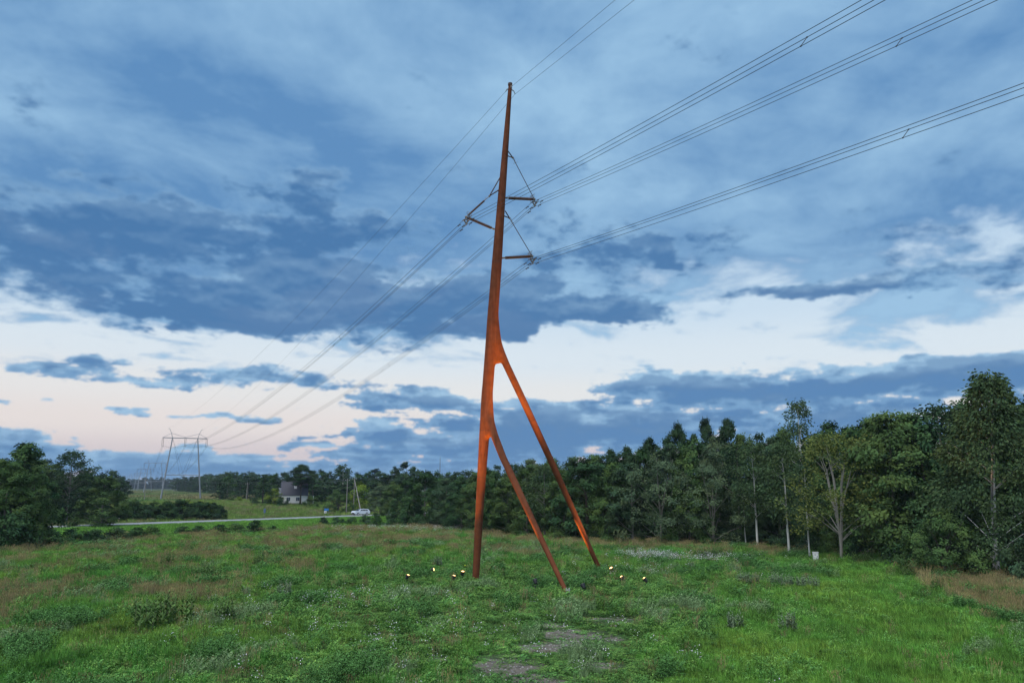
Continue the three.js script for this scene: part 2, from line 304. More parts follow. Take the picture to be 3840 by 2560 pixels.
function pylonBody() {
  // naive surface nets over the cells that the surface passes, then each vertex is pulled onto the surface
  const C = 0.075, B = 8, lo = [-4.2, -0.6, -73], hi = [9, 45, -56.5], m = new Mesher(), verts = new Map(), field = new Map();
  const K = (i, j, k) => (i * 4096 + j) * 512 + k;
  const val = (i, j, k) => { const q = K(i, j, k); let v = field.get(q); if (v === undefined) { v = pylonDistance(lo[0] + i * C, lo[1] + j * C, lo[2] + k * C); field.set(q, v); } return v; };
  const N = [0, 1, 2].map((a) => Math.ceil((hi[a] - lo[a]) / C / B));
  const cells = [];
  for (let bi = 0; bi < N[0]; bi++) for (let bj = 0; bj < N[1]; bj++) for (let bk = 0; bk < N[2]; bk++) {
    const h = B * C / 2; if (Math.abs(pylonDistance(lo[0] + bi * B * C + h, lo[1] + bj * B * C + h, lo[2] + bk * B * C + h)) > h * 1.8 + 0.12) continue;
    for (let i = bi * B; i < bi * B + B; i++) for (let j = bj * B; j < bj * B + B; j++) for (let k = bk * B; k < bk * B + B; k++) {
      let neg = 0; for (let q = 0; q < 8; q++) if (val(i + (q & 1), j + ((q >> 1) & 1), k + (q >> 2)) < 0) neg++;
      if (neg === 0 || neg === 8) continue;
      let x = lo[0] + (i + 0.5) * C, y = lo[1] + (j + 0.5) * C, z = lo[2] + (k + 0.5) * C, n;
      for (let s = 0; s < 3; s++) { const d = pylonDistance(x, y, z), e = 0.01; n = V(pylonDistance(x + e, y, z) - pylonDistance(x - e, y, z), pylonDistance(x, y + e, z) - pylonDistance(x, y - e, z), pylonDistance(x, y, z + e) - pylonDistance(x, y, z - e)).normalize(); x -= n.x * d; y -= n.y * d; z -= n.z * d; }
      // weathered steel: blotches and long runs of rust
      const ang = Math.atan2(z + 67, x + 1.6), t = 1 + 0.42 * fbm(ang * 3 + 5, y * 0.3, 3) + 0.3 * fbm(x * 2.3 + z, y * 2.1, 3) + 0.3 * fbm(ang * 8, y * 0.22 + 40, 3), o = 0.12 * fbm(x * 1.1 + 8, y * 0.6 + z, 3);
      const id = m.v(x - PO.x, y - PO.y, z - PO.z, [rustC[0] * t * (1 + o), rustC[1] * t, rustC[2] * t * (1 - o)]);
      verts.set(K(i, j, k), id); cells.push([i, j, k]);
      (m.n ??= []).push(n.x, n.y, n.z);
    }
  }
  for (const [i, j, k] of cells) {
    const s = val(i, j, k) < 0;
    for (const [a, b, e] of [[[1, 0, 0], [0, 1, 0], [0, 0, 1]], [[0, 1, 0], [0, 0, 1], [1, 0, 0]], [[0, 0, 1], [1, 0, 0], [0, 1, 0]]]) {
      if (s === val(i + a[0], j + a[1], k + a[2]) < 0) continue;
      const q = [K(i, j, k), K(i - b[0], j - b[1], k - b[2]), K(i - b[0] - e[0], j - b[1] - e[1], k - b[2] - e[2]), K(i - e[0], j - e[1], k - e[2])].map((w) => verts.get(w));
      if (q.some((w) => w === undefined)) continue;
      s ? m.quad(q[0], q[1], q[2], q[3]) : m.quad(q[0], q[3], q[2], q[1]);
    }
  }
  const g = m.geo(); g.setAttribute('normal', new THREE.Float32BufferAttribute(m.n, 3)); return g;
}
part(pylon, 'body', pylonBody(), new THREE.MeshPhysicalMaterial({ vertexColors: true, roughness: 0.9, specularIntensity: 0.2, side: THREE.DoubleSide })).userData.label = 'weathered rust-brown steel shaft branching into three legs';
// weld seams: thin beads that follow the surface round an axis
function seam(limb, t) {
  const l = limbs[limb], f = t * (l.length - 1), i = Math.min(l.length - 2, Math.floor(f)), u = f - i, a = l[i], b = l[i + 1], c = V(lerp(a[0], b[0], u), lerp(a[1], b[1], u), lerp(a[2], b[2], u)), d = V(b[0] - a[0], b[1] - a[1], b[2] - a[2]).normalize();
  const n = V(1, 0, 0).addScaledVector(d, -d.x).normalize(), k = V().crossVectors(d, n), pts = [];
  for (let j = 0; j <= 40; j++) { const w = j / 40 * 2 * Math.PI, e = n.clone().multiplyScalar(Math.cos(w)).addScaledVector(k, Math.sin(w)); let r = lerp(a[3], b[3], u) * 0.9; for (let s = 0; s < 30; s++) { const q = c.clone().addScaledVector(e, r), dist = pylonDistance(q.x, q.y, q.z); if (dist > -0.002) break; r -= dist * 0.9; } const q = c.clone().addScaledVector(e, r).sub(PO); pts.push(P(q, 0.014)); }
  part(pylon, 'weld_seam', new Mesher().tube(pts, 5, false).geo(), strutM);
}
for (const [l, t] of [['trunk', 0.2], ['trunk', 0.31], ['trunk', 0.6], ['trunk', 0.705], ['trunk', 0.82], ['legB', 0.3], ['legB', 0.57], ['legC', 0.3], ['legC', 0.45], ['legC', 0.6]]) seam(l, t);
// feet
for (const [x, z, big] of [[-3.06, -67.75, 1.3], [3.99, -57.75, 0.8], [8.0, -71.75, 0.8]]) {
  const y = H(x, z);
  part(pylon, 'foot_plate', new THREE.CylinderGeometry(0.42 * big, 0.46 * big, 0.1, 20).translate(x - PO.x, y + 0.06, z - PO.z), galv);
}
part(pylon, 'foot_bracket', merge([box(0.05, 0.5, 0.3, 4.06 - PO.x, 0.3, -57.62 - PO.z), box(0.05, 0.5, 0.3, 3.86 - PO.x, 0.3, -57.62 - PO.z), rod(V(3.8 - PO.x, 0.4, -57.62 - PO.z), V(4.12 - PO.x, 0.4, -57.62 - PO.z), 0.05)]), mat(0.5, 0.5, 0.5, 0.45, 0.4)).userData.label = 'pale steel pin bracket at the foot of the front leg';
// insulators: a row of sheds on a rod
function insulator(a, b, core, shed, pitch) {
  const len = a.distanceTo(b), n = Math.round(len / pitch), pts = [];
  for (let k = 0; k < n; k++) { const y = k * pitch; pts.push(new THREE.Vector2(core, y), new THREE.Vector2(core, y + pitch * 0.35), new THREE.Vector2(k % 2 ? shed : shed * 0.85, y + pitch * 0.55), new THREE.Vector2(core, y + pitch * 0.7)); }
  pts.push(new THREE.Vector2(core, len));
  const g = new THREE.LatheGeometry(pts, 12); g.computeVertexNormals(); g.applyQuaternion(new THREE.Quaternion().setFromUnitVectors(V(0, 1, 0), b.clone().sub(a).normalize())); g.translate(a.x, a.y, a.z); return g;
}
const lineDir = V(0.46, 0, 0.888).normalize(), armDir = V(0.888, 0, -0.46).normalize();
const loc = (v) => v.clone().sub(PO);
const arms = [
  { J: V(-4.04, 30.95, -65.45), foot: V(-1.57, 30.3, -66.85), tip: V(-2.03, 33.3, -66.5), up: V(-0.98, 35.45, -66.95), low: V(-1.1, 34.1, -66.92), thick: 1 },
  { J: V(2.08, 33.85, -68.75), foot: V(-0.55, 33.35, -67.1), tip: V(0.08, 37.4, -67.5), up: V(-0.4, 37.9, -67.05), low: V(-0.45, 37.4, -67.05), thick: 0 },
  { J: V(1.85, 28.3, -68.55), foot: V(-0.88, 27.7, -67.1), tip: V(-0.22, 31.55, -67.45), up: V(-0.62, 32.1, -67.05), low: V(-0.67, 31.6, -67.05), thick: 0 },
];
const yokes = [];
for (const a of arms) {
  const J = loc(a.J), foot = loc(a.foot), tip = loc(a.tip), dirP = J.clone().sub(foot).normalize(), dirD = tip.clone().sub(J).normalize();
  part(pylon, 'strut', rod(loc(a.up), tip, 0.05), strutM); part(pylon, 'strut', rod(loc(a.low), tip, 0.06, 0.045), strutM);
  part(pylon, 'joint', new THREE.SphereGeometry(0.1, 10, 8).translate(tip.x, tip.y, tip.z), galv);
  part(pylon, 'clevis', rod(foot, foot.clone().addScaledVector(dirP, 0.35), 0.09, 0.06), galv);
  part(pylon, 'post_insulator', insulator(foot.clone().addScaledVector(dirP, 0.3), J.clone().addScaledVector(dirP, -0.15), 0.075, 0.15, 0.075), insul);
  const D0 = J.clone().addScaledVector(dirD, 0.25), D1 = tip.clone().addScaledVector(dirD, a.thick ? -0.75 : -0.55);
  part(pylon, 'tension_insulator', insulator(D0, D1, a.thick ? 0.06 : 0.03, a.thick ? 0.1 : 0.055, 0.07), insul);
  part(pylon, 'link_rod', rod(D1, tip, 0.035), galv); part(pylon, 'link_rod', rod(J, D0, 0.04), galv);
  // arcing horns and corona rings
  const side = V().crossVectors(dirD, V(0, 1, 0)).normalize();
  part(pylon, 'arcing_horn', merge([rod(D1.clone().addScaledVector(side, -0.32), D1.clone().addScaledVector(side, 0.32).addScaledVector(dirD, 0.08), 0.016, 0.016, 5), rod(D1, D1.clone().addScaledVector(V(0, 1, 0), 0.22).addScaledVector(dirD, 0.25), 0.016, 0.016, 5)]), galv);
  for (const [dir, at, r] of [[dirP, J.clone().addScaledVector(dirP, -0.3), 0.26], [dirD, J.clone().addScaledVector(dirD, 0.42), 0.26]]) {
    const g = new THREE.TorusGeometry(r, 0.02, 6, 22); g.applyQuaternion(new THREE.Quaternion().setFromUnitVectors(V(0, 0, 1), dir)); g.translate(at.x, at.y, at.z);
    part(pylon, 'corona_ring', merge([g, rod(at.clone().addScaledVector(side, r), J, 0.014, 0.014, 5), rod(at.clone().addScaledVector(side, -r), J, 0.014, 0.014, 5)]), galv);
  }
  part(pylon, 'joint', new THREE.SphereGeometry(0.12, 10, 8).translate(J.x, J.y, J.z), galv);
  // yoke plate hanging below, with the three conductor clamps
  const Y = J.clone().add(V(0, -0.42, 0)), sh = new THREE.Shape(); sh.moveTo(-0.05, 0.24); sh.lineTo(0.05, 0.24); sh.lineTo(0.28, 0.1); sh.lineTo(0.03, -0.26); sh.lineTo(-0.03, -0.26); sh.lineTo(-0.28, 0.1); sh.closePath();
  const hole = new THREE.Path(); hole.absarc(0, 0.05, 0.08, 0, Math.PI * 2); sh.holes.push(hole);
  const yg = new THREE.ExtrudeGeometry(sh, { depth: 0.03, bevelEnabled: false }); yg.rotateY(Math.atan2(-armDir.z, armDir.x)); yg.translate(Y.x, Y.y, Y.z);
  part(pylon, 'yoke_plate', merge([yg, rod(J, Y.clone().add(V(0, 0.22, 0)), 0.03)]), galv);
  const W = [[-0.22, 0.12], [0.22, 0.12], [0, -0.3]].map(([u, v]) => Y.clone().addScaledVector(armDir, u).add(V(0, v, 0)));
  for (const w of W) part(pylon, 'clamp', rod(w.clone().addScaledVector(lineDir, -0.28), w.clone().addScaledVector(lineDir, 0.28), 0.045, 0.045, 6), galv);
  yokes.push(W.map((w) => w.clone().add(PO)));
}
// top: cap, straps and the two earth-wire hangers
const TOP = V(-0.17, 44.35, -67), hang = [TOP.clone().addScaledVector(armDir, -0.48).add(V(0, -0.75, 0)), TOP.clone().addScaledVector(armDir, 0.52).add(V(0, -0.75, 0))];
part(pylon, 'cap', new THREE.CylinderGeometry(0.2, 0.21, 0.22, 20).translate(TOP.x - PO.x, TOP.y - PO.y + 0.1, TOP.z - PO.z), strutM);
hang.forEach((h, k) => {
  const c = loc(TOP.clone().addScaledVector(armDir, k ? 0.17 : -0.17).add(V(0, -0.4, 0))), q = loc(h);
  part(pylon, 'earth_wire_hanger', merge([rod(c, c.clone().lerp(q, 0.6).add(V(0, 0.12, 0)), 0.045), rod(c.clone().lerp(q, 0.6).add(V(0, 0.12, 0)), q, 0.035)]), galv);
  part(pylon, 'strap', rod(loc(TOP.clone().addScaledVector(lineDir, 0.19).addScaledVector(armDir, k ? 0.12 : -0.12)), loc(TOP.clone().addScaledVector(lineDir, 0.22).addScaledVector(armDir, k ? -0.12 : 0.12).add(V(0, -0.4, 0))), 0.02, 0.02, 5), mat(0.4, 0.38, 0.36, 0.6));
});

// ------------------------------------------------------------------ portal pylons of the line behind
const steel = mat(0.3, 0.32, 0.36, 0.5, 0.3);
function portal(pos, scale, label) {
  const t = thing('portal_pylon', label, 'pylon', pos, Math.atan2(0.46, 0.888), 'portal pylons receding along the power line');
  t.scale.setScalar(scale);
  const A = 8.2, yA = 23.6, L = 4.6, B = 7.2, yB = 9.4;
  for (const s of [-1, 1]) {
    part(t, 'leg', rod(V(s * B, -0.5, 0), V(s * L, yA, 0), 0.3, 0.2), steel);
    const n = V(s * (L + 0.5), yA + 1.9, 0), pk = V(s * (L + 1.25), yA + 3.6, 0);
    part(t, 'peak', merge([rod(V(s * L, yA, 0), n, 0.1), rod(n, pk, 0.08), rod(pk, pk.clone().add(V(s * 0.55, 0, 0)), 0.07)]), steel);
    part(t, 'tie', merge([rod(n, V(s * A, yA, 0), 0.06), rod(n, V(0, yA + 0.45, 0), 0.06)]), steel);
    for (const e of [-1, 1]) part(t, 'guy_wire', rod(V(s * (L - 0.2), yA - 0.3, 0), V(-s * 2.4, 0, e * 13), 0.03, 0.03, 4), wireM);
  }
  part(t, 'crossarm', box(A * 2, 0.3, 0.3, 0, yA + 0.05, 0), steel); part(t, 'post', rod(V(0, yA, 0), V(0, yA + 0.5, 0), 0.07), steel);
  part(t, 'brace', rod(V(-B + (B - L) * yB / yA, yB, 0), V(B - (B - L) * yB / yA, yB, 0), 0.14), steel);
  for (const x of [-A + 0.2, 0.1, A - 0.2]) {
    for (const d of [-0.25, 0.25]) part(t, 'insulator', insulator(V(x + d, yA - 3, 0), V(x + d, yA - 0.15, 0), 0.05, 0.13, 0.2), insul);
    part(t, 'yoke', box(0.8, 0.12, 0.1, x, yA - 3.1, 0), steel);
  }
  t.updateMatrixWorld(true);
  return { ends: [-A + 0.2, 0.1, A - 0.2].map((x) => t.localToWorld(V(x, yA - 3.2, 0))), peaks: [-1, 1].map((s) => t.localToWorld(V(s * (L + 1.8), yA + 3.6, 0))) };
}
const words = ['nearest two-legged steel portal pylon left of the main pylon', 'second portal pylon along the line, half hidden by the nearest one', 'third portal pylon along the receding line', 'fourth portal pylon along the receding line', 'fifth portal pylon far down the line', 'farthest tiny portal pylon at the end of the line'];
const portals = [[-128.5, -308, 1], [-258, -570, 0.9], [-363, -782, 0.92], [-463, -985, 0.9], [-592, -1240, 0.95], [-705, -1465, 0.95]].map(([x, z, s], k) => portal([x, H(x, z), z], s, words[k]));

// ------------------------------------------------------------------ wires
function wire(a, b, c, r, label, group, N = 70) {
  const len = Math.hypot(b.x - a.x, b.z - a.z), pts = [];
  for (let k = 0; k <= N; k++) { const u = k / N, q = a.clone().lerp(b, u); q.y -= c * len * len * u * (1 - u); pts.push(P(q.sub(a), r)); }
  const o = single('power_line_wire', new Mesher().tube(pts, 5).geo(), wireM, label, 'wire', group); o.position.copy(a); return o;
}
const names = ['left', 'upper right', 'lower right'], sub = ['outer', 'inner', 'bottom'];
const spacer = (p, q, label) => {
  const o = thing('wire_spacer', label, 'spacer', p.toArray(), 0, 'spacers between bundled wires'), d = q.clone().sub(p);
  part(o, 'bar', rod(V(0, 0, 0), d, 0.017), dark); for (const e of [V(0, 0, 0), d]) part(o, 'clamp', new THREE.SphereGeometry(0.04, 8, 6).translate(e.x, e.y, e.z), dark);
};
const sagL = [0.00036, 0.00038, 0.00033], slopeR = [-0.09, -0.114, -0.099];
yokes.forEach((W, k) => {
  const end = portals[0].ends[k];
  const curve = (a, b, c, u) => { const len = Math.hypot(b.x - a.x, b.z - a.z), q = a.clone().lerp(b, u); q.y -= c * len * len * u * (1 - u); return q; };
  const off = W.map((w) => w.clone().sub(W[0].clone().add(W[1]).add(W[2]).multiplyScalar(1 / 3)));
  const ends = off.map((o) => end.clone().addScaledVector(o, 0.8));
  W.forEach((w, j) => wire(w, ends[j], sagL[k], 0.0165, `${sub[j]} wire of the ${names[k]} bundle from the rust pylon down to the portal pylon`, `${names[k]} bundle wires towards the portal pylon`));
  const T = 270, cR = 0.0003, far = off.map((o) => W[0].clone().add(W[1]).add(W[2]).multiplyScalar(1 / 3).addScaledVector(lineDir, T).add(V(0, slopeR[k] * T + cR * T * T, 0)).add(o));
  W.forEach((w, j) => wire(w, far[j], cR, 0.0165, `${sub[j]} wire of the ${names[k]} bundle rising from the rust pylon to the top right`, `${names[k]} bundle wires overhead`, 110));
  spacer(curve(W[1], far[1], cR, 37.5 / T), curve(W[2], far[2], cR, 37.3 / T), `spacer on the ${names[k]} bundle near the right of the picture`);
  const len = Math.hypot(ends[0].x - W[0].x, ends[0].z - W[0].z);
  spacer(curve(W[0], ends[0], sagL[k], (37 + k * 2) / len), curve(W[2], ends[2], sagL[k], (37 + k * 2) / len), `nearer spacer on the ${names[k]} bundle left of the rust pylon`);
  spacer(curve(W[1], ends[1], sagL[k], (40.5 + k * 2) / len), curve(W[2], ends[2], sagL[k], (40.5 + k * 2) / len), `farther spacer on the ${names[k]} bundle left of the rust pylon`);
  // vibration dampers clipped to each wire beside the clamps
  W.forEach((w, j) => { for (const [b, c, T2, side] of [[ends[j], sagL[k], len, 'left'], [far[j], cR, T, 'right']]) {
    const q = curve(w, b, c, 0.95 / T2), o = thing('wire_damper', `small damper under the ${sub[j]} wire of the ${names[k]} bundle, ${side} of its clamp`, 'damper', q.toArray(), Math.atan2(lineDir.x, lineDir.z), 'dampers on the wires at the rust pylon');
    part(o, 'weight', new THREE.CylinderGeometry(0.04, 0.04, 0.14, 8).rotateX(Math.PI / 2).translate(0, -0.1, 0.2), dark); part(o, 'weight', new THREE.CylinderGeometry(0.04, 0.04, 0.14, 8).rotateX(Math.PI / 2).translate(0, -0.1, -0.2), dark);
    part(o, 'bar', merge([rod(V(0, -0.1, -0.2), V(0, -0.1, 0.2), 0.015, 0.015, 5), rod(V(0, -0.1, 0), V(0, 0.01, 0), 0.025, 0.025, 5)]), dark);
  } });
});
hang.forEach((h, k) => {
  wire(h, portals[0].peaks[k], 0.00021, 0.013, `${k ? 'right' : 'left'} thin earth wire from the pylon top down to the portal pylon`, 'earth wires');
  wire(h, h.clone().addScaledVector(lineDir, 260).add(V(0, -14 + (k ? -1.5 : 1.2), 0)), 0.00008, 0.013, `${k ? 'right' : 'left'} thin earth wire rising from the pylon top out of the picture`, 'earth wires');
});
for (let s = 0; s < 2; s++) portals[s].ends.forEach((e, k) => { for (const d of s ? [0] : [-0.2, 0.2]) wire(e.clone().addScaledVector(armDir, d), portals[s + 1].ends[k].clone().addScaledVector(armDir, d), 0.00036, 0.03, `${s ? '' : d < 0 ? 'left strand of the ' : 'right strand of the '}${names[k].replace('upper right', 'middle').replace('lower ', '')} wire between ${s ? 'second and third' : 'first and second'} portal pylons`, 'wires between the portal pylons', 30); });
const TREES = [
  [-63.6, -102.9, 13.2, 4.2, "alder", "tallest leafy tree at the left edge of the meadow", ""],
  [-92.2, -165.0, 15.0, 4.4, "birch_dk", "airy tree with a feathery top right of the big left tree", ""],
  [-78.2, -152.0, 9.6, 4.4, "alder", "dark tree on the near roadside at the left end of the road", ""],
  [-75.3, -240.0, 9.1, 3.4, "spruce", "dark spruce left of the white house", ""],
  [-72.0, -240.0, 4.8, 2.5, "lime", "small light green tree between the spruce and the house", ""],
  [-65.0, -244.0, 12.1, 3.8, "maple", "tall dark tree standing right in front of the house", ""],
  [-48.9, -224.0, 6.1, 4.4, "willow", "big round willow bush left of the wooden power poles", ""],
  [-44.4, -232.0, 8.6, 3.6, "lime", "yellow-green tree behind the two wooden power poles", ""],
  [-17.3, -158.0, 10.6, 4.1, "alder", "large round tree standing in front of the road right of the car", ""],
  [20.0, -107.4, 12.3, 4.8, "aspen", "broad grey-green aspen with bare pale twigs in the forest edge", ""],
  [30.2, -103.6, 8.0, 1.3, "birch_thin", "short young birch with a pale stem, lowest of the slim birches", ""],
  [31.0, -101.4, 13.3, 2.3, "birch_thin", "slim birch with a thin pale stem further left of the cabinet", ""],
  [31.7, -91.9, 12.9, 2.3, "birch_thin", "slim birch with a bright white stem just left of the cabinet", ""],
  [36.8, -100.0, 18.6, 2.9, "birch", "tall airy birch standing above the forest left of the leaning willow", ""],
  [32.4, -87.5, 10.3, 1.6, "birch_thin", "young birch with two pale stems right behind the white cabinet", ""],
  [34.8, -85.0, 13.1, 4.7, "multi", "leaning many-stemmed willow with yellowish leaves beside the white cabinet", ""],
  [38.1, -71.0, 5.5, 3.9, "willow", "wide rounded willow bush in front of the tall right birch", ""],
  [43.0, -71.7, 18.1, 5.3, "birch_big", "tallest drooping birch with a thick white trunk at the right", ""],
  [-12.4, -149.4, 9.1, 3.2, "alder2", "first leafy tree from the left along the forest edge", "leafy trees along the forest edge"],
  [-9.0, -142.0, 9.5, 3.0, "alder", "second leafy tree from the left along the forest edge", "leafy trees along the forest edge"],
  [-6.0, -135.4, 9.9, 3.2, "alder2", "third leafy tree from the left along the forest edge", "leafy trees along the forest edge"],
  [-3.3, -130.5, 10.2, 2.9, "alder", "fourth leafy tree from the left along the forest edge", "leafy trees along the forest edge"],
  [-0.6, -127.1, 9.7, 3.2, "alder2", "fifth leafy tree from the left along the forest edge", "leafy trees along the forest edge"],
  [2.3, -123.9, 11.0, 3.3, "alder", "sixth leafy tree from the left along the forest edge", "leafy trees along the forest edge"],
  [4.9, -119.8, 10.9, 2.9, "birch_dk", "seventh leafy tree from the left along the forest edge", "leafy trees along the forest edge"],
  [7.7, -117.8, 10.1, 3.4, "alder", "eighth leafy tree from the left along the forest edge", "leafy trees along the forest edge"],
  [10.9, -116.0, 11.7, 4.5, "maple2", "ninth leafy tree from the left along the forest edge", "leafy trees along the forest edge"],
  [14.4, -113.2, 11.0, 3.3, "alder", "tenth leafy tree from the left along the forest edge", "leafy trees along the forest edge"],
  [16.7, -110.7, 10.7, 3.8, "alder2", "eleventh leafy tree from the left along the forest edge", "leafy trees along the forest edge"],
  [23.8, -107.4, 12.0, 3.6, "alder", "tenth leafy tree from the right along the forest edge", "leafy trees along the forest edge"],
  [26.4, -105.1, 11.7, 4.0, "aspen", "ninth leafy tree from the right along the forest edge", "leafy trees along the forest edge"],
  [31.1, -109.0, 13.4, 3.4, "birch_dk", "eighth leafy tree from the right along the forest edge", "leafy trees along the forest edge"],
  [35.5, -106.0, 14.1, 3.8, "alder2", "seventh leafy tree from the right along the forest edge", "leafy trees along the forest edge"],
  [38.5, -99.0, 13.9, 3.2, "alder", "sixth leafy tree from the right along the forest edge", "leafy trees along the forest edge"],
  [44.2, -97.0, 15.9, 3.9, "alder", "fifth leafy tree from the right along the forest edge", "leafy trees along the forest edge"],
  [39.9, -83.0, 15.2, 4.9, "alder2", "fourth leafy tree from the right along the forest edge", "leafy trees along the forest edge"],
  [42.7, -82.1, 14.9, 4.2, "alder", "third leafy tree from the right along the forest edge", "leafy trees along the forest edge"],
  [51.2, -80.0, 14.7, 4.4, "alder", "second leafy tree from the right along the forest edge", "leafy trees along the forest edge"],
  [56.5, -82.0, 17.4, 5.9, "alder", "first leafy tree from the right along the forest edge", "leafy trees along the forest edge"],
  [-11.8, -166.0, 10.7, 2.7, "spruce", "first crown from the left in the forest behind the edge trees", "trees in the second row of the forest"],
  [-8.6, -158.0, 10.9, 3.3, "birch_dk", "second crown from the left in the forest behind the edge trees", "trees in the second row of the forest"],
  [-5.4, -154.0, 11.2, 3.5, "alder", "third crown from the left in the forest behind the edge trees", "trees in the second row of the forest"],
  [-2.8, -150.0, 11.7, 2.4, "spruce", "fourth crown from the left in the forest behind the edge trees", "trees in the second row of the forest"],
  [0.5, -146.0, 11.8, 3.3, "birch_dk", "fifth crown from the left in the forest behind the edge trees", "trees in the second row of the forest"],
  [3.5, -141.0, 12.3, 4.1, "alder2", "sixth crown from the left in the forest behind the edge trees", "trees in the second row of the forest"],
  [7.1, -136.0, 12.4, 4.2, "alder", "seventh crown from the left in the forest behind the edge trees", "trees in the second row of the forest"],
  [10.5, -132.0, 12.4, 4.3, "alder2", "eighth crown from the left in the forest behind the edge trees", "trees in the second row of the forest"],
  [13.7, -130.0, 12.6, 4.2, "alder", "ninth crown from the left in the forest behind the edge trees", "trees in the second row of the forest"],
  [15.8, -128.0, 13.2, 2.2, "maple", "tenth crown from the left in the forest behind the edge trees", "trees in the second row of the forest"],
  [17.8, -124.0, 13.6, 2.2, "maple", "eleventh crown from the left in the forest behind the edge trees", "trees in the second row of the forest"],
  [19.2, -118.0, 13.2, 3.5, "alder", "twelfth crown from the left in the forest behind the edge trees", "trees in the second row of the forest"],
  [21.5, -122.0, 14.9, 2.1, "maple", "thirteenth crown from the left in the forest behind the edge trees", "trees in the second row of the forest"],
  [23.7, -118.0, 13.8, 3.9, "alder2", "fourteenth crown from the left in the forest behind the edge trees", "trees in the second row of the forest"],
  [26.4, -126.0, 17.3, 2.1, "maple", "fifteenth crown from the left in the forest behind the edge trees", "trees in the second row of the forest"],
  [27.6, -120.0, 14.7, 4.0, "alder", "fourteenth crown from the right in the forest behind the edge trees", "trees in the second row of the forest"],
  [31.8, -129.0, 18.3, 1.8, "maple", "thirteenth crown from the right in the forest behind the edge trees", "trees in the second row of the forest"],
  [30.8, -118.0, 14.9, 3.6, "alder2", "twelfth crown from the right in the forest behind the edge trees", "trees in the second row of the forest"],
  [34.8, -126.0, 18.0, 2.1, "maple", "eleventh crown from the right in the forest behind the edge trees", "trees in the second row of the forest"],
  [35.1, -118.0, 15.3, 3.8, "alder", "tenth crown from the right in the forest behind the edge trees", "trees in the second row of the forest"],
  [36.8, -116.0, 15.5, 2.6, "spruce", "ninth crown from the right in the forest behind the edge trees", "trees in the second row of the forest"],
  [37.6, -108.0, 15.4, 3.7, "alder", "eighth crown from the right in the forest behind the edge trees", "trees in the second row of the forest"],
  [40.4, -99.0, 15.5, 4.0, "alder2", "seventh crown from the right in the forest behind the edge trees", "trees in the second row of the forest"],
  [41.8, -97.0, 15.0, 3.4, "alder", "sixth crown from the right in the forest behind the edge trees", "trees in the second row of the forest"],
  [44.1, -95.0, 15.9, 3.7, "alder2", "fifth crown from the right in the forest behind the edge trees", "trees in the second row of the forest"],
  [46.3, -92.0, 16.1, 4.4, "alder", "fourth crown from the right in the forest behind the edge trees", "trees in the second row of the forest"],
  [47.0, -86.0, 16.6, 4.6, "birch_dk", "third crown from the right in the forest behind the edge trees", "trees in the second row of the forest"],
  [49.8, -86.0, 16.7, 3.7, "alder", "second crown from the right in the forest behind the edge trees", "trees in the second row of the forest"],
  [52.8, -84.0, 16.3, 4.2, "birch_dk", "first crown from the right in the forest behind the edge trees", "trees in the second row of the forest"],
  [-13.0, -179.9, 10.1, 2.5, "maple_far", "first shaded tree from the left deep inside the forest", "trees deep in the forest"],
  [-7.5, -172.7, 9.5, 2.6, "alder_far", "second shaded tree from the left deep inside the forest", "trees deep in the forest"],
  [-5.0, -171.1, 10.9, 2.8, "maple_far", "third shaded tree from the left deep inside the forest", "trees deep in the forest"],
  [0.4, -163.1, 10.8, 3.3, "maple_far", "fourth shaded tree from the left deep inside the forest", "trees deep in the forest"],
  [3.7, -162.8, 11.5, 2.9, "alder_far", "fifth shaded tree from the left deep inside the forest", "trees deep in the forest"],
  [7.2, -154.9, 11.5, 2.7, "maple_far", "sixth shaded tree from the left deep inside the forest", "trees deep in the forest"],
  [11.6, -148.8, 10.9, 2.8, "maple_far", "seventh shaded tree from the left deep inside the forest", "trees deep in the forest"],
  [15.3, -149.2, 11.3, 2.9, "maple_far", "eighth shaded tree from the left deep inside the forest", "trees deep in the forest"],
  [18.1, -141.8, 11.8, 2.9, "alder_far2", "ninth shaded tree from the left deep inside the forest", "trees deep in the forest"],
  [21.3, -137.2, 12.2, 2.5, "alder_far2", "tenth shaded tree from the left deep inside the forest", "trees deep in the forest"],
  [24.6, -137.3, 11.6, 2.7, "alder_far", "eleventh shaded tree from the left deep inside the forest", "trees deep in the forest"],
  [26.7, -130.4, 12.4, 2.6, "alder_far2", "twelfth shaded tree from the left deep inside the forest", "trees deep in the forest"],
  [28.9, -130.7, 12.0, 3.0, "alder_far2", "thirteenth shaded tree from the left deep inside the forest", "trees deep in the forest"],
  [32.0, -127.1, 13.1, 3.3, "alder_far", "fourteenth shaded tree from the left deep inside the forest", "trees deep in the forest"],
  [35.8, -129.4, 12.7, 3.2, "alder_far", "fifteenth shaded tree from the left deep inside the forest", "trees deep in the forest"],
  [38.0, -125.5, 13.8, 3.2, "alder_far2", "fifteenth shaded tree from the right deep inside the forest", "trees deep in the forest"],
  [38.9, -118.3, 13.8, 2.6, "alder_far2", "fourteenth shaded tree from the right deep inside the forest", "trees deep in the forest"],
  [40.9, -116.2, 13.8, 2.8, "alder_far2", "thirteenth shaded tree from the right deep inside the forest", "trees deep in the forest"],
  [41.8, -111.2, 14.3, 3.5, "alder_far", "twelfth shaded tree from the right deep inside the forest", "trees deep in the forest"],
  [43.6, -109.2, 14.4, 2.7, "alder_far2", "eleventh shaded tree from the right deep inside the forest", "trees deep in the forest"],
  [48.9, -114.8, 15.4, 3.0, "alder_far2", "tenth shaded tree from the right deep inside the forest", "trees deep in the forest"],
  [51.2, -114.3, 16.0, 2.9, "alder_far", "ninth shaded tree from the right deep inside the forest", "trees deep in the forest"],
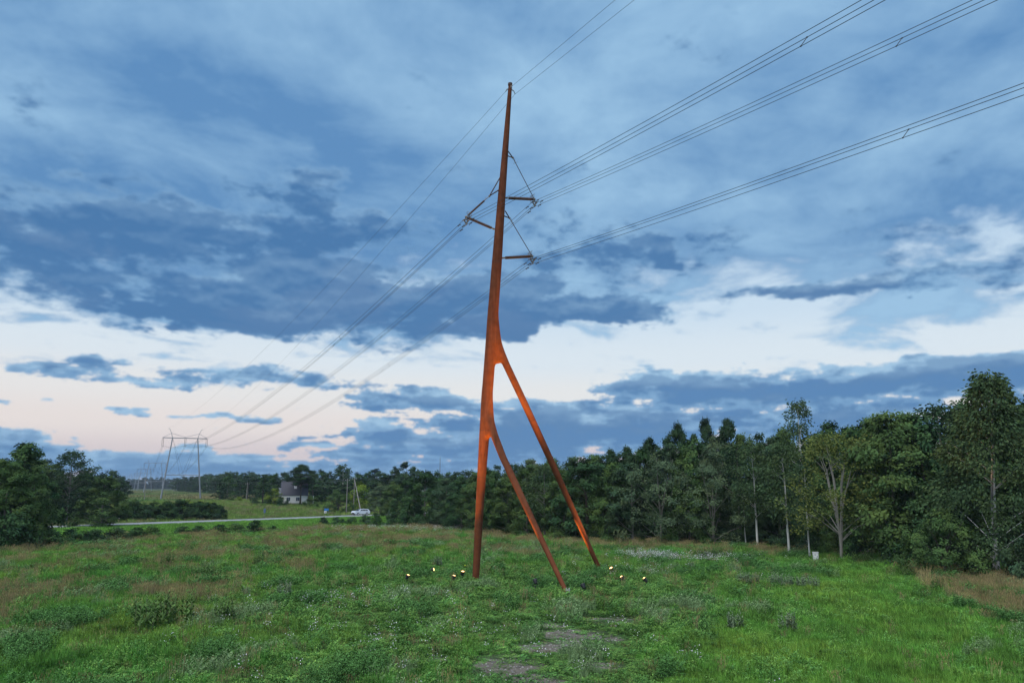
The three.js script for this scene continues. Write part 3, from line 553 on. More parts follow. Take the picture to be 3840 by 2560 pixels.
  [48.9, -103.4, 14.8, 3.0, "alder_far", "eighth shaded tree from the right deep inside the forest", "trees deep in the forest"],
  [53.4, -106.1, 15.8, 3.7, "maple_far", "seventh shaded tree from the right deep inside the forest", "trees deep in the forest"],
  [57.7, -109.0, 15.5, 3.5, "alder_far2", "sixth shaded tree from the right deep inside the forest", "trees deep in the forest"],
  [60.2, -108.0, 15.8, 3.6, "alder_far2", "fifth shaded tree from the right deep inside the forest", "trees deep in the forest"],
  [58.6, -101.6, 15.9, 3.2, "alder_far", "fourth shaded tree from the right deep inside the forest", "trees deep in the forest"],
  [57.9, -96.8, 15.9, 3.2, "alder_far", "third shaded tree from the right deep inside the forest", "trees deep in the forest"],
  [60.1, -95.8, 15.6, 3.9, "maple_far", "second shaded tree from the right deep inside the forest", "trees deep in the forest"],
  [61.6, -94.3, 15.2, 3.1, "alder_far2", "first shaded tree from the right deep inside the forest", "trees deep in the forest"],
  [-13.3, -159.8, 4.2, 2.1, "bush2", "first low bush from the left at the foot of the forest edge", "bushes at the foot of the forest"],
  [-8.6, -150.5, 4.0, 1.9, "bush", "second low bush from the left at the foot of the forest edge", "bushes at the foot of the forest"],
  [-5.2, -146.7, 3.9, 2.4, "bush", "third low bush from the left at the foot of the forest edge", "bushes at the foot of the forest"],
  [-2.6, -143.5, 3.6, 2.3, "bush", "fourth low bush from the left at the foot of the forest edge", "bushes at the foot of the forest"],
  [2.1, -129.8, 3.7, 1.7, "bush2", "fifth low bush from the left at the foot of the forest edge", "bushes at the foot of the forest"],
  [4.9, -130.3, 3.2, 1.8, "bush2", "sixth low bush from the left at the foot of the forest edge", "bushes at the foot of the forest"],
  [8.1, -123.9, 3.7, 2.1, "bush", "seventh low bush from the left at the foot of the forest edge", "bushes at the foot of the forest"],
  [11.4, -122.1, 3.6, 1.7, "bush2", "eighth low bush from the left at the foot of the forest edge", "bushes at the foot of the forest"],
  [12.9, -115.6, 2.4, 1.6, "bush2", "ninth low bush from the left at the foot of the forest edge", "bushes at the foot of the forest"],
  [15.7, -116.7, 2.9, 2.0, "bush2", "tenth low bush from the left at the foot of the forest edge", "bushes at the foot of the forest"],
  [19.2, -112.0, 2.6, 1.5, "bush", "eleventh low bush from the left at the foot of the forest edge", "bushes at the foot of the forest"],
  [21.0, -111.6, 3.6, 1.8, "bush", "twelfth low bush from the left at the foot of the forest edge", "bushes at the foot of the forest"],
  [23.9, -111.0, 3.4, 1.5, "bush", "thirteenth low bush from the left at the foot of the forest edge", "bushes at the foot of the forest"],
  [27.2, -109.9, 3.3, 1.7, "bush", "fourteenth low bush from the left at the foot of the forest edge", "bushes at the foot of the forest"],
  [28.7, -108.2, 2.3, 2.0, "bush2", "fourteenth low bush from the right at the foot of the forest edge", "bushes at the foot of the forest"],
  [31.1, -106.7, 2.3, 1.5, "bush", "thirteenth low bush from the right at the foot of the forest edge", "bushes at the foot of the forest"],
  [32.1, -103.3, 2.7, 1.7, "bush2", "twelfth low bush from the right at the foot of the forest edge", "bushes at the foot of the forest"],
  [33.6, -97.5, 2.6, 1.3, "bush", "eleventh low bush from the right at the foot of the forest edge", "bushes at the foot of the forest"],
  [35.2, -94.5, 2.0, 1.7, "bush", "tenth low bush from the right at the foot of the forest edge", "bushes at the foot of the forest"],
  [36.1, -91.9, 2.8, 1.3, "bush2", "ninth low bush from the right at the foot of the forest edge", "bushes at the foot of the forest"],
  [37.3, -86.0, 2.5, 1.6, "bush", "eighth low bush from the right at the foot of the forest edge", "bushes at the foot of the forest"],
  [39.2, -79.9, 2.4, 1.1, "bush2", "seventh low bush from the right at the foot of the forest edge", "bushes at the foot of the forest"],
  [38.8, -76.2, 4.2, 2.1, "bush2", "sixth low bush from the right at the foot of the forest edge", "bushes at the foot of the forest"],
  [40.0, -76.2, 2.3, 1.3, "bush", "fifth low bush from the right at the foot of the forest edge", "bushes at the foot of the forest"],
  [40.1, -73.7, 1.5, 1.2, "bush", "fourth low bush from the right at the foot of the forest edge", "bushes at the foot of the forest"],
  [41.0, -71.9, 1.6, 1.1, "bush", "third low bush from the right at the foot of the forest edge", "bushes at the foot of the forest"],
  [39.9, -69.0, 2.2, 1.3, "bush", "second low bush from the right at the foot of the forest edge", "bushes at the foot of the forest"],
  [41.7, -66.0, 3.3, 1.6, "bush2", "first low bush from the right at the foot of the forest edge", "bushes at the foot of the forest"],
  [-35.4, -214.0, 8.4, 3.2, "alder2", "first roadside tree counted from the parked-looking white car rightwards", "trees around the road right of the car"],
  [-27.7, -186.0, 8.7, 2.9, "alder2", "second roadside tree counted from the parked-looking white car rightwards", "trees around the road right of the car"],
  [-23.1, -176.0, 9.4, 3.4, "alder", "third roadside tree counted from the parked-looking white car rightwards", "trees around the road right of the car"],
  [-19.6, -163.0, 7.3, 2.8, "bush", "fourth roadside tree counted from the parked-looking white car rightwards", "trees around the road right of the car"],
  [-15.0, -168.0, 9.1, 2.8, "alder2", "fifth roadside tree counted from the parked-looking white car rightwards", "trees around the road right of the car"],
  [-102.4, -278.4, 7.6, 3.1, "spruce_far", "first tree from the left in the wood behind the house and road", "trees of the wood behind the house"],
  [-110.8, -308.7, 9.6, 3.4, "alder_far", "second tree from the left in the wood behind the house and road", "trees of the wood behind the house"],
  [-114.6, -333.4, 7.9, 4.2, "spruce_far", "third tree from the left in the wood behind the house and road", "trees of the wood behind the house"],
  [-102.3, -307.0, 9.4, 3.7, "spruce_far", "fourth tree from the left in the wood behind the house and road", "trees of the wood behind the house"],
  [-106.6, -330.4, 7.9, 4.6, "maple_far", "fifth tree from the left in the wood behind the house and road", "trees of the wood behind the house"],
  [-87.1, -282.3, 9.3, 3.6, "alder_far", "sixth tree from the left in the wood behind the house and road", "trees of the wood behind the house"],
  [-86.3, -287.8, 9.8, 3.3, "alder_far", "seventh tree from the left in the wood behind the house and road", "trees of the wood behind the house"],
  [-82.1, -283.6, 9.8, 4.0, "maple_far", "eighth tree from the left in the wood behind the house and road", "trees of the wood behind the house"],
  [-82.0, -298.9, 8.4, 3.4, "alder_far", "ninth tree from the left in the wood behind the house and road", "trees of the wood behind the house"],
  [-84.2, -317.4, 8.7, 4.5, "alder_far2", "tenth tree from the left in the wood behind the house and road", "trees of the wood behind the house"],
  [-64.8, -258.0, 7.5, 4.2, "alder_far", "eleventh tree from the left in the wood behind the house and road", "trees of the wood behind the house"],
  [-73.7, -294.1, 10.1, 3.6, "maple_far", "twelfth tree from the left in the wood behind the house and road", "trees of the wood behind the house"],
  [-76.4, -317.2, 11.7, 4.1, "alder_far", "thirteenth tree from the left in the wood behind the house and road", "trees of the wood behind the house"],
  [-61.5, -262.0, 6.9, 4.8, "alder_far2", "fourteenth tree from the left in the wood behind the house and road", "trees of the wood behind the house"],
  [-65.3, -281.8, 10.2, 3.3, "alder_far", "fifteenth tree from the left in the wood behind the house and road", "trees of the wood behind the house"],
  [-63.1, -290.9, 11.1, 4.2, "alder_far", "sixteenth tree from the left in the wood behind the house and road", "trees of the wood behind the house"],
  [-61.0, -285.0, 12.9, 2.9, "birch_far", "seventeenth tree from the left in the wood behind the house and road", "trees of the wood behind the house"],
  [-68.4, -324.2, 10.5, 3.7, "alder_far2", "seventeenth tree from the right in the wood behind the house and road", "trees of the wood behind the house"],
  [-52.9, -262.0, 7.9, 4.5, "alder_far2", "sixteenth tree from the right in the wood behind the house and road", "trees of the wood behind the house"],
  [-55.2, -284.0, 10.0, 4.1, "alder_far", "fifteenth tree from the right in the wood behind the house and road", "trees of the wood behind the house"],
  [-53.2, -291.7, 10.4, 3.9, "alder_far", "fourteenth tree from the right in the wood behind the house and road", "trees of the wood behind the house"],
  [-43.9, -255.0, 8.9, 4.3, "alder_far", "thirteenth tree from the right in the wood behind the house and road", "trees of the wood behind the house"],
  [-56.9, -331.3, 12.1, 4.7, "maple_far", "twelfth tree from the right in the wood behind the house and road", "trees of the wood behind the house"],
  [-45.0, -279.0, 9.9, 2.9, "alder_far2", "eleventh tree from the right in the wood behind the house and road", "trees of the wood behind the house"],
  [-40.2, -258.0, 9.8, 4.1, "maple_far", "tenth tree from the right in the wood behind the house and road", "trees of the wood behind the house"],
  [-44.6, -300.1, 10.8, 3.5, "spruce_far", "ninth tree from the right in the wood behind the house and road", "trees of the wood behind the house"],
  [-42.8, -290.0, 12.1, 3.3, "alder_far", "eighth tree from the right in the wood behind the house and road", "trees of the wood behind the house"],
  [-45.3, -331.3, 10.8, 3.4, "alder_far2", "seventh tree from the right in the wood behind the house and road", "trees of the wood behind the house"],
  [-38.2, -285.0, 13.8, 3.9, "maple_far", "sixth tree from the right in the wood behind the house and road", "trees of the wood behind the house"],
  [-39.1, -312.7, 11.2, 3.4, "maple_far", "fifth tree from the right in the wood behind the house and road", "trees of the wood behind the house"],
  [-33.9, -291.2, 11.1, 3.5, "alder_far2", "fourth tree from the right in the wood behind the house and road", "trees of the wood behind the house"],
  [-32.9, -319.0, 9.3, 3.3, "alder_far", "third tree from the right in the wood behind the house and road", "trees of the wood behind the house"],
  [-26.3, -281.4, 11.4, 3.4, "alder_far", "second tree from the right in the wood behind the house and road", "trees of the wood behind the house"],
  [-26.7, -333.2, 10.8, 4.1, "alder_far", "first tree from the right in the wood behind the house and road", "trees of the wood behind the house"],
  [-324.5, -761.2, 10.1, 4.7, "birch_far", "first tree from the left in the far wood beyond the portal pylons", "trees of the far wood beside the power line"],
  [-315.8, -747.8, 11.9, 4.4, "alder_far", "second tree from the left in the far wood beyond the portal pylons", "trees of the far wood beside the power line"],
  [-314.0, -751.6, 11.6, 4.2, "spruce_far", "third tree from the left in the far wood beyond the portal pylons", "trees of the far wood beside the power line"],
  [-286.7, -693.9, 13.1, 3.8, "spruce_far", "fourth tree from the left in the far wood beyond the portal pylons", "trees of the far wood beside the power line"],
  [-296.6, -717.9, 13.3, 4.5, "spruce_far", "fifth tree from the left in the far wood beyond the portal pylons", "trees of the far wood beside the power line"],
  [-282.0, -695.1, 12.9, 4.4, "spruce_far", "sixth tree from the left in the far wood beyond the portal pylons", "trees of the far wood beside the power line"],
  [-265.1, -654.1, 13.3, 3.7, "spruce_far", "seventh tree from the left in the far wood beyond the portal pylons", "trees of the far wood beside the power line"],
  [-252.7, -630.8, 12.7, 3.4, "spruce_far", "eighth tree from the left in the far wood beyond the portal pylons", "trees of the far wood beside the power line"],
  [-238.6, -603.1, 12.5, 4.1, "spruce_far", "ninth tree from the left in the far wood beyond the portal pylons", "trees of the far wood beside the power line"],
  [-237.0, -600.9, 12.6, 4.4, "birch_far", "tenth tree from the left in the far wood beyond the portal pylons", "trees of the far wood beside the power line"],
  [-233.3, -599.4, 11.9, 4.1, "spruce_far", "eleventh tree from the left in the far wood beyond the portal pylons", "trees of the far wood beside the power line"],
  [-219.3, -569.0, 13.8, 4.3, "birch_far", "twelfth tree from the left in the far wood beyond the portal pylons", "trees of the far wood beside the power line"],
  [-224.4, -583.1, 11.9, 4.5, "birch_far", "thirteenth tree from the left in the far wood beyond the portal pylons", "trees of the far wood beside the power line"],
  [-213.6, -560.8, 13.2, 4.7, "alder_far", "fourteenth tree from the left in the far wood beyond the portal pylons", "trees of the far wood beside the power line"],
  [-207.5, -554.4, 12.3, 4.3, "birch_far", "fifteenth tree from the left in the far wood beyond the portal pylons", "trees of the far wood beside the power line"],
  [-197.0, -526.8, 12.7, 4.6, "spruce_far", "sixteenth tree from the left in the far wood beyond the portal pylons", "trees of the far wood beside the power line"],
  [-199.3, -542.8, 13.4, 4.1, "birch_far", "seventeenth tree from the left in the far wood beyond the portal pylons", "trees of the far wood beside the power line"],
  [-187.0, -512.1, 12.5, 4.1, "birch_far", "seventeenth tree from the right in the far wood beyond the portal pylons", "trees of the far wood beside the power line"],
  [-183.1, -508.9, 13.6, 4.1, "spruce_far", "sixteenth tree from the right in the far wood beyond the portal pylons", "trees of the far wood beside the power line"],
  [-182.0, -506.9, 14.4, 4.0, "birch_far", "fifteenth tree from the right in the far wood beyond the portal pylons", "trees of the far wood beside the power line"],
  [-188.7, -530.7, 14.3, 4.4, "alder_far", "fourteenth tree from the right in the far wood beyond the portal pylons", "trees of the far wood beside the power line"],
  [-184.5, -525.7, 13.1, 4.0, "birch_far", "thirteenth tree from the right in the far wood beyond the portal pylons", "trees of the far wood beside the power line"],
  [-173.3, -496.3, 14.1, 4.0, "spruce_far", "twelfth tree from the right in the far wood beyond the portal pylons", "trees of the far wood beside the power line"],
  [-167.2, -487.1, 13.1, 3.4, "alder_far", "eleventh tree from the right in the far wood beyond the portal pylons", "trees of the far wood beside the power line"],
  [-172.6, -508.6, 13.9, 3.6, "spruce_far", "tenth tree from the right in the far wood beyond the portal pylons", "trees of the far wood beside the power line"],
  [-171.6, -509.5, 11.7, 3.7, "spruce_far", "ninth tree from the right in the far wood beyond the portal pylons", "trees of the far wood beside the power line"],
  [-168.7, -509.6, 14.4, 3.5, "birch_far", "eighth tree from the right in the far wood beyond the portal pylons", "trees of the far wood beside the power line"],
  [-151.7, -462.8, 11.5, 2.9, "spruce_far", "seventh tree from the right in the far wood beyond the portal pylons", "trees of the far wood beside the power line"],
  [-157.3, -480.2, 13.1, 2.9, "birch_far", "sixth tree from the right in the far wood beyond the portal pylons", "trees of the far wood beside the power line"],
  [-160.0, -493.8, 12.5, 4.2, "spruce_far", "fifth tree from the right in the far wood beyond the portal pylons", "trees of the far wood beside the power line"],
  [-157.5, -491.9, 12.4, 2.6, "alder_far", "fourth tree from the right in the far wood beyond the portal pylons", "trees of the far wood beside the power line"],
  [-147.8, -471.5, 12.1, 3.7, "spruce_far", "third tree from the right in the far wood beyond the portal pylons", "trees of the far wood beside the power line"],
  [-141.2, -451.9, 10.6, 2.4, "spruce_far", "second tree from the right in the far wood beyond the portal pylons", "trees of the far wood beside the power line"],
  [-133.8, -436.0, 10.1, 3.4, "spruce_far", "first tree from the right in the far wood beyond the portal pylons", "trees of the far wood beside the power line"],
  [-169.3, -320.0, 8.6, 4.4, "maple_far", "first tree from the left in the round wood behind the roadside", "round wood behind the left roadside trees"],
  [-171.5, -330.0, 10.5, 5.0, "alder_far", "second tree from the left in the round wood behind the roadside", "round wood behind the left roadside trees"],
  [-172.2, -340.0, 11.8, 5.5, "alder_far2", "third tree from the left in the round wood behind the roadside", "round wood behind the left roadside trees"],
  [-172.7, -350.0, 9.3, 3.9, "alder_far", "fourth tree from the left in the round wood behind the roadside", "round wood behind the left roadside trees"],
  [-184.6, -380.0, 7.2, 2.8, "alder_far", "fifth tree from the left in the round wood behind the roadside", "round wood behind the left roadside trees"],
  [-67.1, -101.4, 11.9, 4.1, "alder2", "first leafy tree from the left in the left roadside grove", "leafy trees at the left edge of the meadow"],
  [-62.8, -98.7, 10.6, 3.4, "alder", "second leafy tree from the left in the left roadside grove", "leafy trees at the left edge of the meadow"],
  [-97.3, -160.0, 13.5, 4.6, "alder", "third leafy tree from the left in the left roadside grove", "leafy trees at the left edge of the meadow"],
  [-62.1, -102.9, 10.0, 2.4, "alder2", "fourth leafy tree from the left in the left roadside grove", "leafy trees at the left edge of the meadow"],
  [-98.0, -166.0, 12.8, 4.5, "alder2", "fifth leafy tree from the left in the left roadside grove", "leafy trees at the left edge of the meadow"],
  [-96.8, -168.0, 10.8, 4.3, "alder2", "sixth leafy tree from the left in the left roadside grove", "leafy trees at the left edge of the meadow"],
  [-96.4, -176.0, 9.2, 4.5, "alder2", "seventh leafy tree from the left in the left roadside grove", "leafy trees at the left edge of the meadow"],
  [-92.4, -172.0, 10.8, 3.9, "alder", "eighth leafy tree from the left in the left roadside grove", "leafy trees at the left edge of the meadow"],
  [-91.4, -174.0, 7.8, 4.0, "alder2", "ninth leafy tree from the left in the left roadside grove", "leafy trees at the left edge of the meadow"],
  [-87.2, -176.0, 6.3, 2.9, "alder", "tenth leafy tree from the left in the left roadside grove", "leafy trees at the left edge of the meadow"],
  [-60.6, -96.1, 4.4, 2.8, "bush", "first bush from the left between the meadow and the road", "bushes between the meadow and the road"],
  [-60.1, -100.0, 3.3, 2.2, "bush2", "second bush from the left between the meadow and the road", "bushes between the meadow and the road"],
  [-59.9, -104.3, 2.1, 2.0, "bush", "third bush from the left between the meadow and the road", "bushes between the meadow and the road"],
  [-58.7, -107.4, 2.0, 2.1, "bush2", "fourth bush from the left between the meadow and the road", "bushes between the meadow and the road"],
  [-57.7, -110.7, 1.9, 2.0, "bush", "fifth bush from the left between the meadow and the road", "bushes between the meadow and the road"],
  [-54.8, -110.7, 2.0, 1.8, "bush2", "sixth bush from the left between the meadow and the road", "bushes between the meadow and the road"],
  [-55.4, -117.8, 1.7, 1.9, "bush", "seventh bush from the left between the meadow and the road", "bushes between the meadow and the road"],
  [-54.0, -119.8, 1.7, 1.5, "bush2", "eighth bush from the left between the meadow and the road", "bushes between the meadow and the road"],
  [-52.1, -126.0, 1.5, 1.7, "bush", "ninth bush from the left between the meadow and the road", "bushes between the meadow and the road"],
  [-50.2, -128.2, 1.4, 1.7, "bush2", "tenth bush from the left between the meadow and the road", "bushes between the meadow and the road"],
  [-47.9, -130.5, 1.5, 1.7, "bush", "eleventh bush from the left between the meadow and the road", "bushes between the meadow and the road"],
  [-45.1, -130.5, 1.7, 1.9, "bush2", "twelfth bush from the left between the meadow and the road", "bushes between the meadow and the road"],
  [-42.9, -132.9, 2.0, 1.6, "bush", "thirteenth bush from the left between the meadow and the road", "bushes between the meadow and the road"],
  [-41.3, -138.0, 1.0, 1.1, "bush2", "fourteenth bush from the left between the meadow and the road", "bushes between the meadow and the road"],
  [-84.9, -176.0, 4.2, 1.8, "hedge", "first bush from the left in the dense hedge across the road", "bushes of the dense hedge across the road"],
  [-83.6, -177.0, 4.2, 2.0, "hedge2", "second bush from the left in the dense hedge across the road", "bushes of the dense hedge across the road"],
  [-82.6, -177.8, 3.2, 1.8, "hedge", "third bush from the left in the dense hedge across the road", "bushes of the dense hedge across the road"],
  [-81.8, -178.4, 3.4, 1.9, "hedge2", "fourth bush from the left in the dense hedge across the road", "bushes of the dense hedge across the road"],
  [-80.7, -179.3, 3.0, 1.8, "hedge", "fifth bush from the left in the dense hedge across the road", "bushes of the dense hedge across the road"],
  [-79.5, -180.1, 3.2, 2.0, "hedge2", "sixth bush from the left in the dense hedge across the road", "bushes of the dense hedge across the road"],
  [-78.3, -181.0, 4.2, 2.0, "hedge", "seventh bush from the left in the dense hedge across the road", "bushes of the dense hedge across the road"],
  [-77.2, -181.8, 3.1, 1.9, "hedge2", "eighth bush from the left in the dense hedge across the road", "bushes of the dense hedge across the road"],
  [-76.1, -182.6, 4.6, 2.1, "hedge", "ninth bush from the left in the dense hedge across the road", "bushes of the dense hedge across the road"],
  [-74.9, -183.4, 3.8, 1.7, "hedge2", "tenth bush from the left in the dense hedge across the road", "bushes of the dense hedge across the road"],
  [-73.5, -184.4, 4.0, 2.1, "hedge", "eleventh bush from the left in the dense hedge across the road", "bushes of the dense hedge across the road"],
  [-72.5, -185.1, 4.0, 1.9, "hedge2", "twelfth bush from the left in the dense hedge across the road", "bushes of the dense hedge across the road"],
  [-71.4, -185.9, 3.9, 2.0, "hedge", "thirteenth bush from the left in the dense hedge across the road", "bushes of the dense hedge across the road"],
  [-70.0, -186.8, 3.7, 1.8, "hedge2", "fourteenth bush from the left in the dense hedge across the road", "bushes of the dense hedge across the road"],
  [-68.9, -187.6, 3.3, 1.7, "hedge", "fifteenth bush from the left in the dense hedge across the road", "bushes of the dense hedge across the road"],
  [-91.9, -193.0, 3.4, 1.8, "lime_bush", "first light green bush from the left showing above the hedge", "light green bushes behind the hedge"],
  [-89.7, -193.8, 2.7, 1.8, "lime_bush", "second light green bush from the left showing above the hedge", "light green bushes behind the hedge"],
  [-87.3, -194.6, 3.2, 1.8, "lime_bush", "third light green bush from the left showing above the hedge", "light green bushes behind the hedge"],
  [-85.1, -195.4, 2.9, 1.8, "lime_bush", "fourth light green bush from the left showing above the hedge", "light green bushes behind the hedge"],
  [-82.6, -196.2, 3.2, 1.8, "lime_bush", "fifth light green bush from the left showing above the hedge", "light green bushes behind the hedge"],
  [-80.4, -197.0, 3.7, 1.8, "lime_bush", "sixth light green bush from the left showing above the hedge", "light green bushes behind the hedge"],
  [-77.5, -197.8, 3.6, 1.8, "lime_bush", "seventh light green bush from the left showing above the hedge", "light green bushes behind the hedge"],
  [-75.2, -198.6, 3.1, 1.8, "lime_bush", "eighth light green bush from the left showing above the hedge", "light green bushes behind the hedge"],
  [-37.6, -159.2, 1.4, 1.3, "bush", "first bush from the left on the verge below the white car", "bushes on the verge below the white car"],
  [-34.8, -159.2, 1.4, 1.5, "bush2", "second bush from the left on the verge below the white car", "bushes on the verge below the white car"],
  [-32.1, -159.2, 1.5, 1.4, "bush", "third bush from the left on the verge below the white car", "bushes on the verge below the white car"],
  [-29.6, -161.0, 1.8, 1.3, "bush2", "fourth bush from the left on the verge below the white car", "bushes on the verge below the white car"],
  [-27.0, -159.2, 2.2, 1.5, "bush", "fifth bush from the left on the verge below the white car", "bushes on the verge below the white car"],
  [-23.7, -159.2, 2.4, 1.5, "bush2", "sixth bush from the left on the verge below the white car", "bushes on the verge below the white car"],
  [-21.1, -157.5, 1.9, 1.6, "bush", "seventh bush from the left on the verge below the white car", "bushes on the verge below the white car"],
  [-17.8, -152.5, 2.3, 1.7, "bush2", "eighth bush from the left on the verge below the white car", "bushes on the verge below the white car"],
  [-14.1, -149.4, 2.2, 1.8, "bush", "ninth bush from the left on the verge below the white car", "bushes on the verge below the white car"],
  [-10.2, -143.4, 2.3, 1.8, "bush2", "tenth bush from the left on the verge below the white car", "bushes on the verge below the white car"],
  [-92.5, -262.0, 1.5, 1.4, "bush2", "first garden bush from the left around the white house", "garden bushes near the house"],
  [-90.1, -262.0, 1.8, 1.2, "lime_bush", "second garden bush from the left around the white house", "garden bushes near the house"],
  [-78.9, -244.0, 1.3, 1.6, "bush", "third garden bush from the left around the white house", "garden bushes near the house"],
  [-68.9, -236.0, 2.6, 1.4, "bush", "fourth garden bush from the left around the white house", "garden bushes near the house"],
  [-67.5, -238.0, 1.8, 0.8, "bush", "fifth garden bush from the left around the white house", "garden bushes near the house"],
  [-60.5, -238.0, 3.2, 1.9, "bush2", "sixth garden bush from the left around the white house", "garden bushes near the house"],
];

// ------------------------------------------------------------------ floodlights round the pylon
const lampBlack = mat(0.018, 0.019, 0.022, 0.5), lampLens = new THREE.MeshStandardMaterial({ color: 0x332211, emissive: new THREE.Color().setRGB(1, 0.58, 0.2), emissiveIntensity: 7, roughness: 0.3 });
function floodlight(x, z, aim, power0, angle, label, lift = 0.26) {
  const y = H(x, z), o = thing('floodlight', label, 'floodlight', [x, y, z], 0, 'amber floodlights round the pylon'), A = V(...aim), c = V(0, lift + 0.22, 0), d = A.clone().sub(V(x, y + c.y, z)).normalize();
  const power = power0 * 1.25, q = new THREE.Quaternion().setFromUnitVectors(V(0, 0, 1), d), side = V(1, 0, 0).applyQuaternion(q);
  const turned = (g) => { g.scale(0.85, 0.85, 0.85); g.applyQuaternion(q); g.translate(c.x, c.y, c.z); return g; };
  part(o, 'housing', turned(new THREE.LatheGeometry([[0.001, -0.22], [0.1, -0.22], [0.13, -0.17], [0.14, -0.05], [0.2, 0.05], [0.21, 0.19], [0.185, 0.19], [0.17, 0.13]].map((p) => new THREE.Vector2(...p)), 20).rotateX(Math.PI / 2)), lampBlack);
  part(o, 'cooling_fin', turned(merge([-0.16, -0.12, -0.08].map((k) => new THREE.CylinderGeometry(0.15, 0.15, 0.012, 16).rotateX(Math.PI / 2).translate(0, 0, k)))), lampBlack);
  part(o, 'lens', turned(new THREE.SphereGeometry(0.3, 20, 8, 0, Math.PI * 2, 0, 0.64).rotateX(Math.PI / 2).scale(1, 1, 1.5).translate(0, 0, -0.21)), lampLens).userData.label = 'glowing amber lens';
  part(o, 'visor', turned(new THREE.CylinderGeometry(0.213, 0.213, 0.05, 18, 1, true, Math.PI * 0.62, Math.PI * 0.76).rotateX(Math.PI / 2).translate(0, 0, 0.2)), lampBlack);
  const f = V(0, lift - 0.08, 0);
  part(o, 'bracket', merge([rod(c.clone().addScaledVector(side, 0.22), f.clone().addScaledVector(side, 0.2), 0.018), rod(c.clone().addScaledVector(side, -0.22), f.clone().addScaledVector(side, -0.2), 0.018), rod(f.clone().addScaledVector(side, -0.2), f.clone().addScaledVector(side, 0.2), 0.022)]), lampBlack);
  part(o, 'post', rod(V(0, -0.2, 0), f, 0.03), lampBlack);
  const s = new THREE.SpotLight(new THREE.Color().setRGB(1, 0.43, 0.07), power, 0, angle, 0.7, 2), w = V(x, y, z).add(c).addScaledVector(d, 0.3);
  s.position.copy(w); s.target.position.copy(A); s.castShadow = true; s.shadow.radius = 8; s.name = 'floodlight_beam';
  scene.add(s, s.target);
}
floodlight(-8.39, -64.82, [-1.9, 16, -67], 1100, 0.3, 'large lit amber floodlight farthest left of the pylon');
floodlight(-7.11, -71.73, [6.5, 3.6, -70.95], 2800, 0.13, 'small lit floodlight in the grass, rearmost of the left four', 0.2);
floodlight(-4.73, -65.68, [-2.2, 14, -67.1], 420, 0.34, 'lit floodlight in the grass just in front of the left leg', 0.2);
floodlight(-4.19, -68.41, [-1.7, 20, -67.1], 700, 0.3, 'upright lit floodlight right beside the left leg');
floodlight(8.75, -70.7, [1.2, 14.5, -68.2], 420, 0.3, 'lit floodlight just right of the rear leg');
floodlight(8.77, -64.26, [-1.2, 17.6, -67.2], 900, 0.22, 'small lit floodlight, middle of the right three', 0.2);
floodlight(10.41, -63.17, [-1.3, 19, -67.2], 1500, 0.24, 'lit floodlight farthest right of the pylon');
floodlight(1.71, -59.15, [-0.6, 9.5, -64.8], 620, 0.42, 'dark floodlight seen from behind, left of the front leg', 0.45);
floodlight(5.08, -57.78, [-1.2, 17, -67.1], 1200, 0.2, 'dark floodlight seen from behind, right of the front leg', 0.45);

// ------------------------------------------------------------------ trees and bushes
const bark = { grey: mat(0.13, 0.12, 0.105, 0.95), dark: mat(0.06, 0.05, 0.042, 0.95), white: mat(0.72, 0.71, 0.69, 0.9, 0, { vertexColors: true }), ash: mat(0.3, 0.28, 0.25, 0.9), pale: mat(0.17, 0.16, 0.14, 0.9) };
const leafMats = {};
function leafMat(c) { const k = c.join(); return (leafMats[k] ??= leafy(...c)); }
const up = V(0, 1, 0);
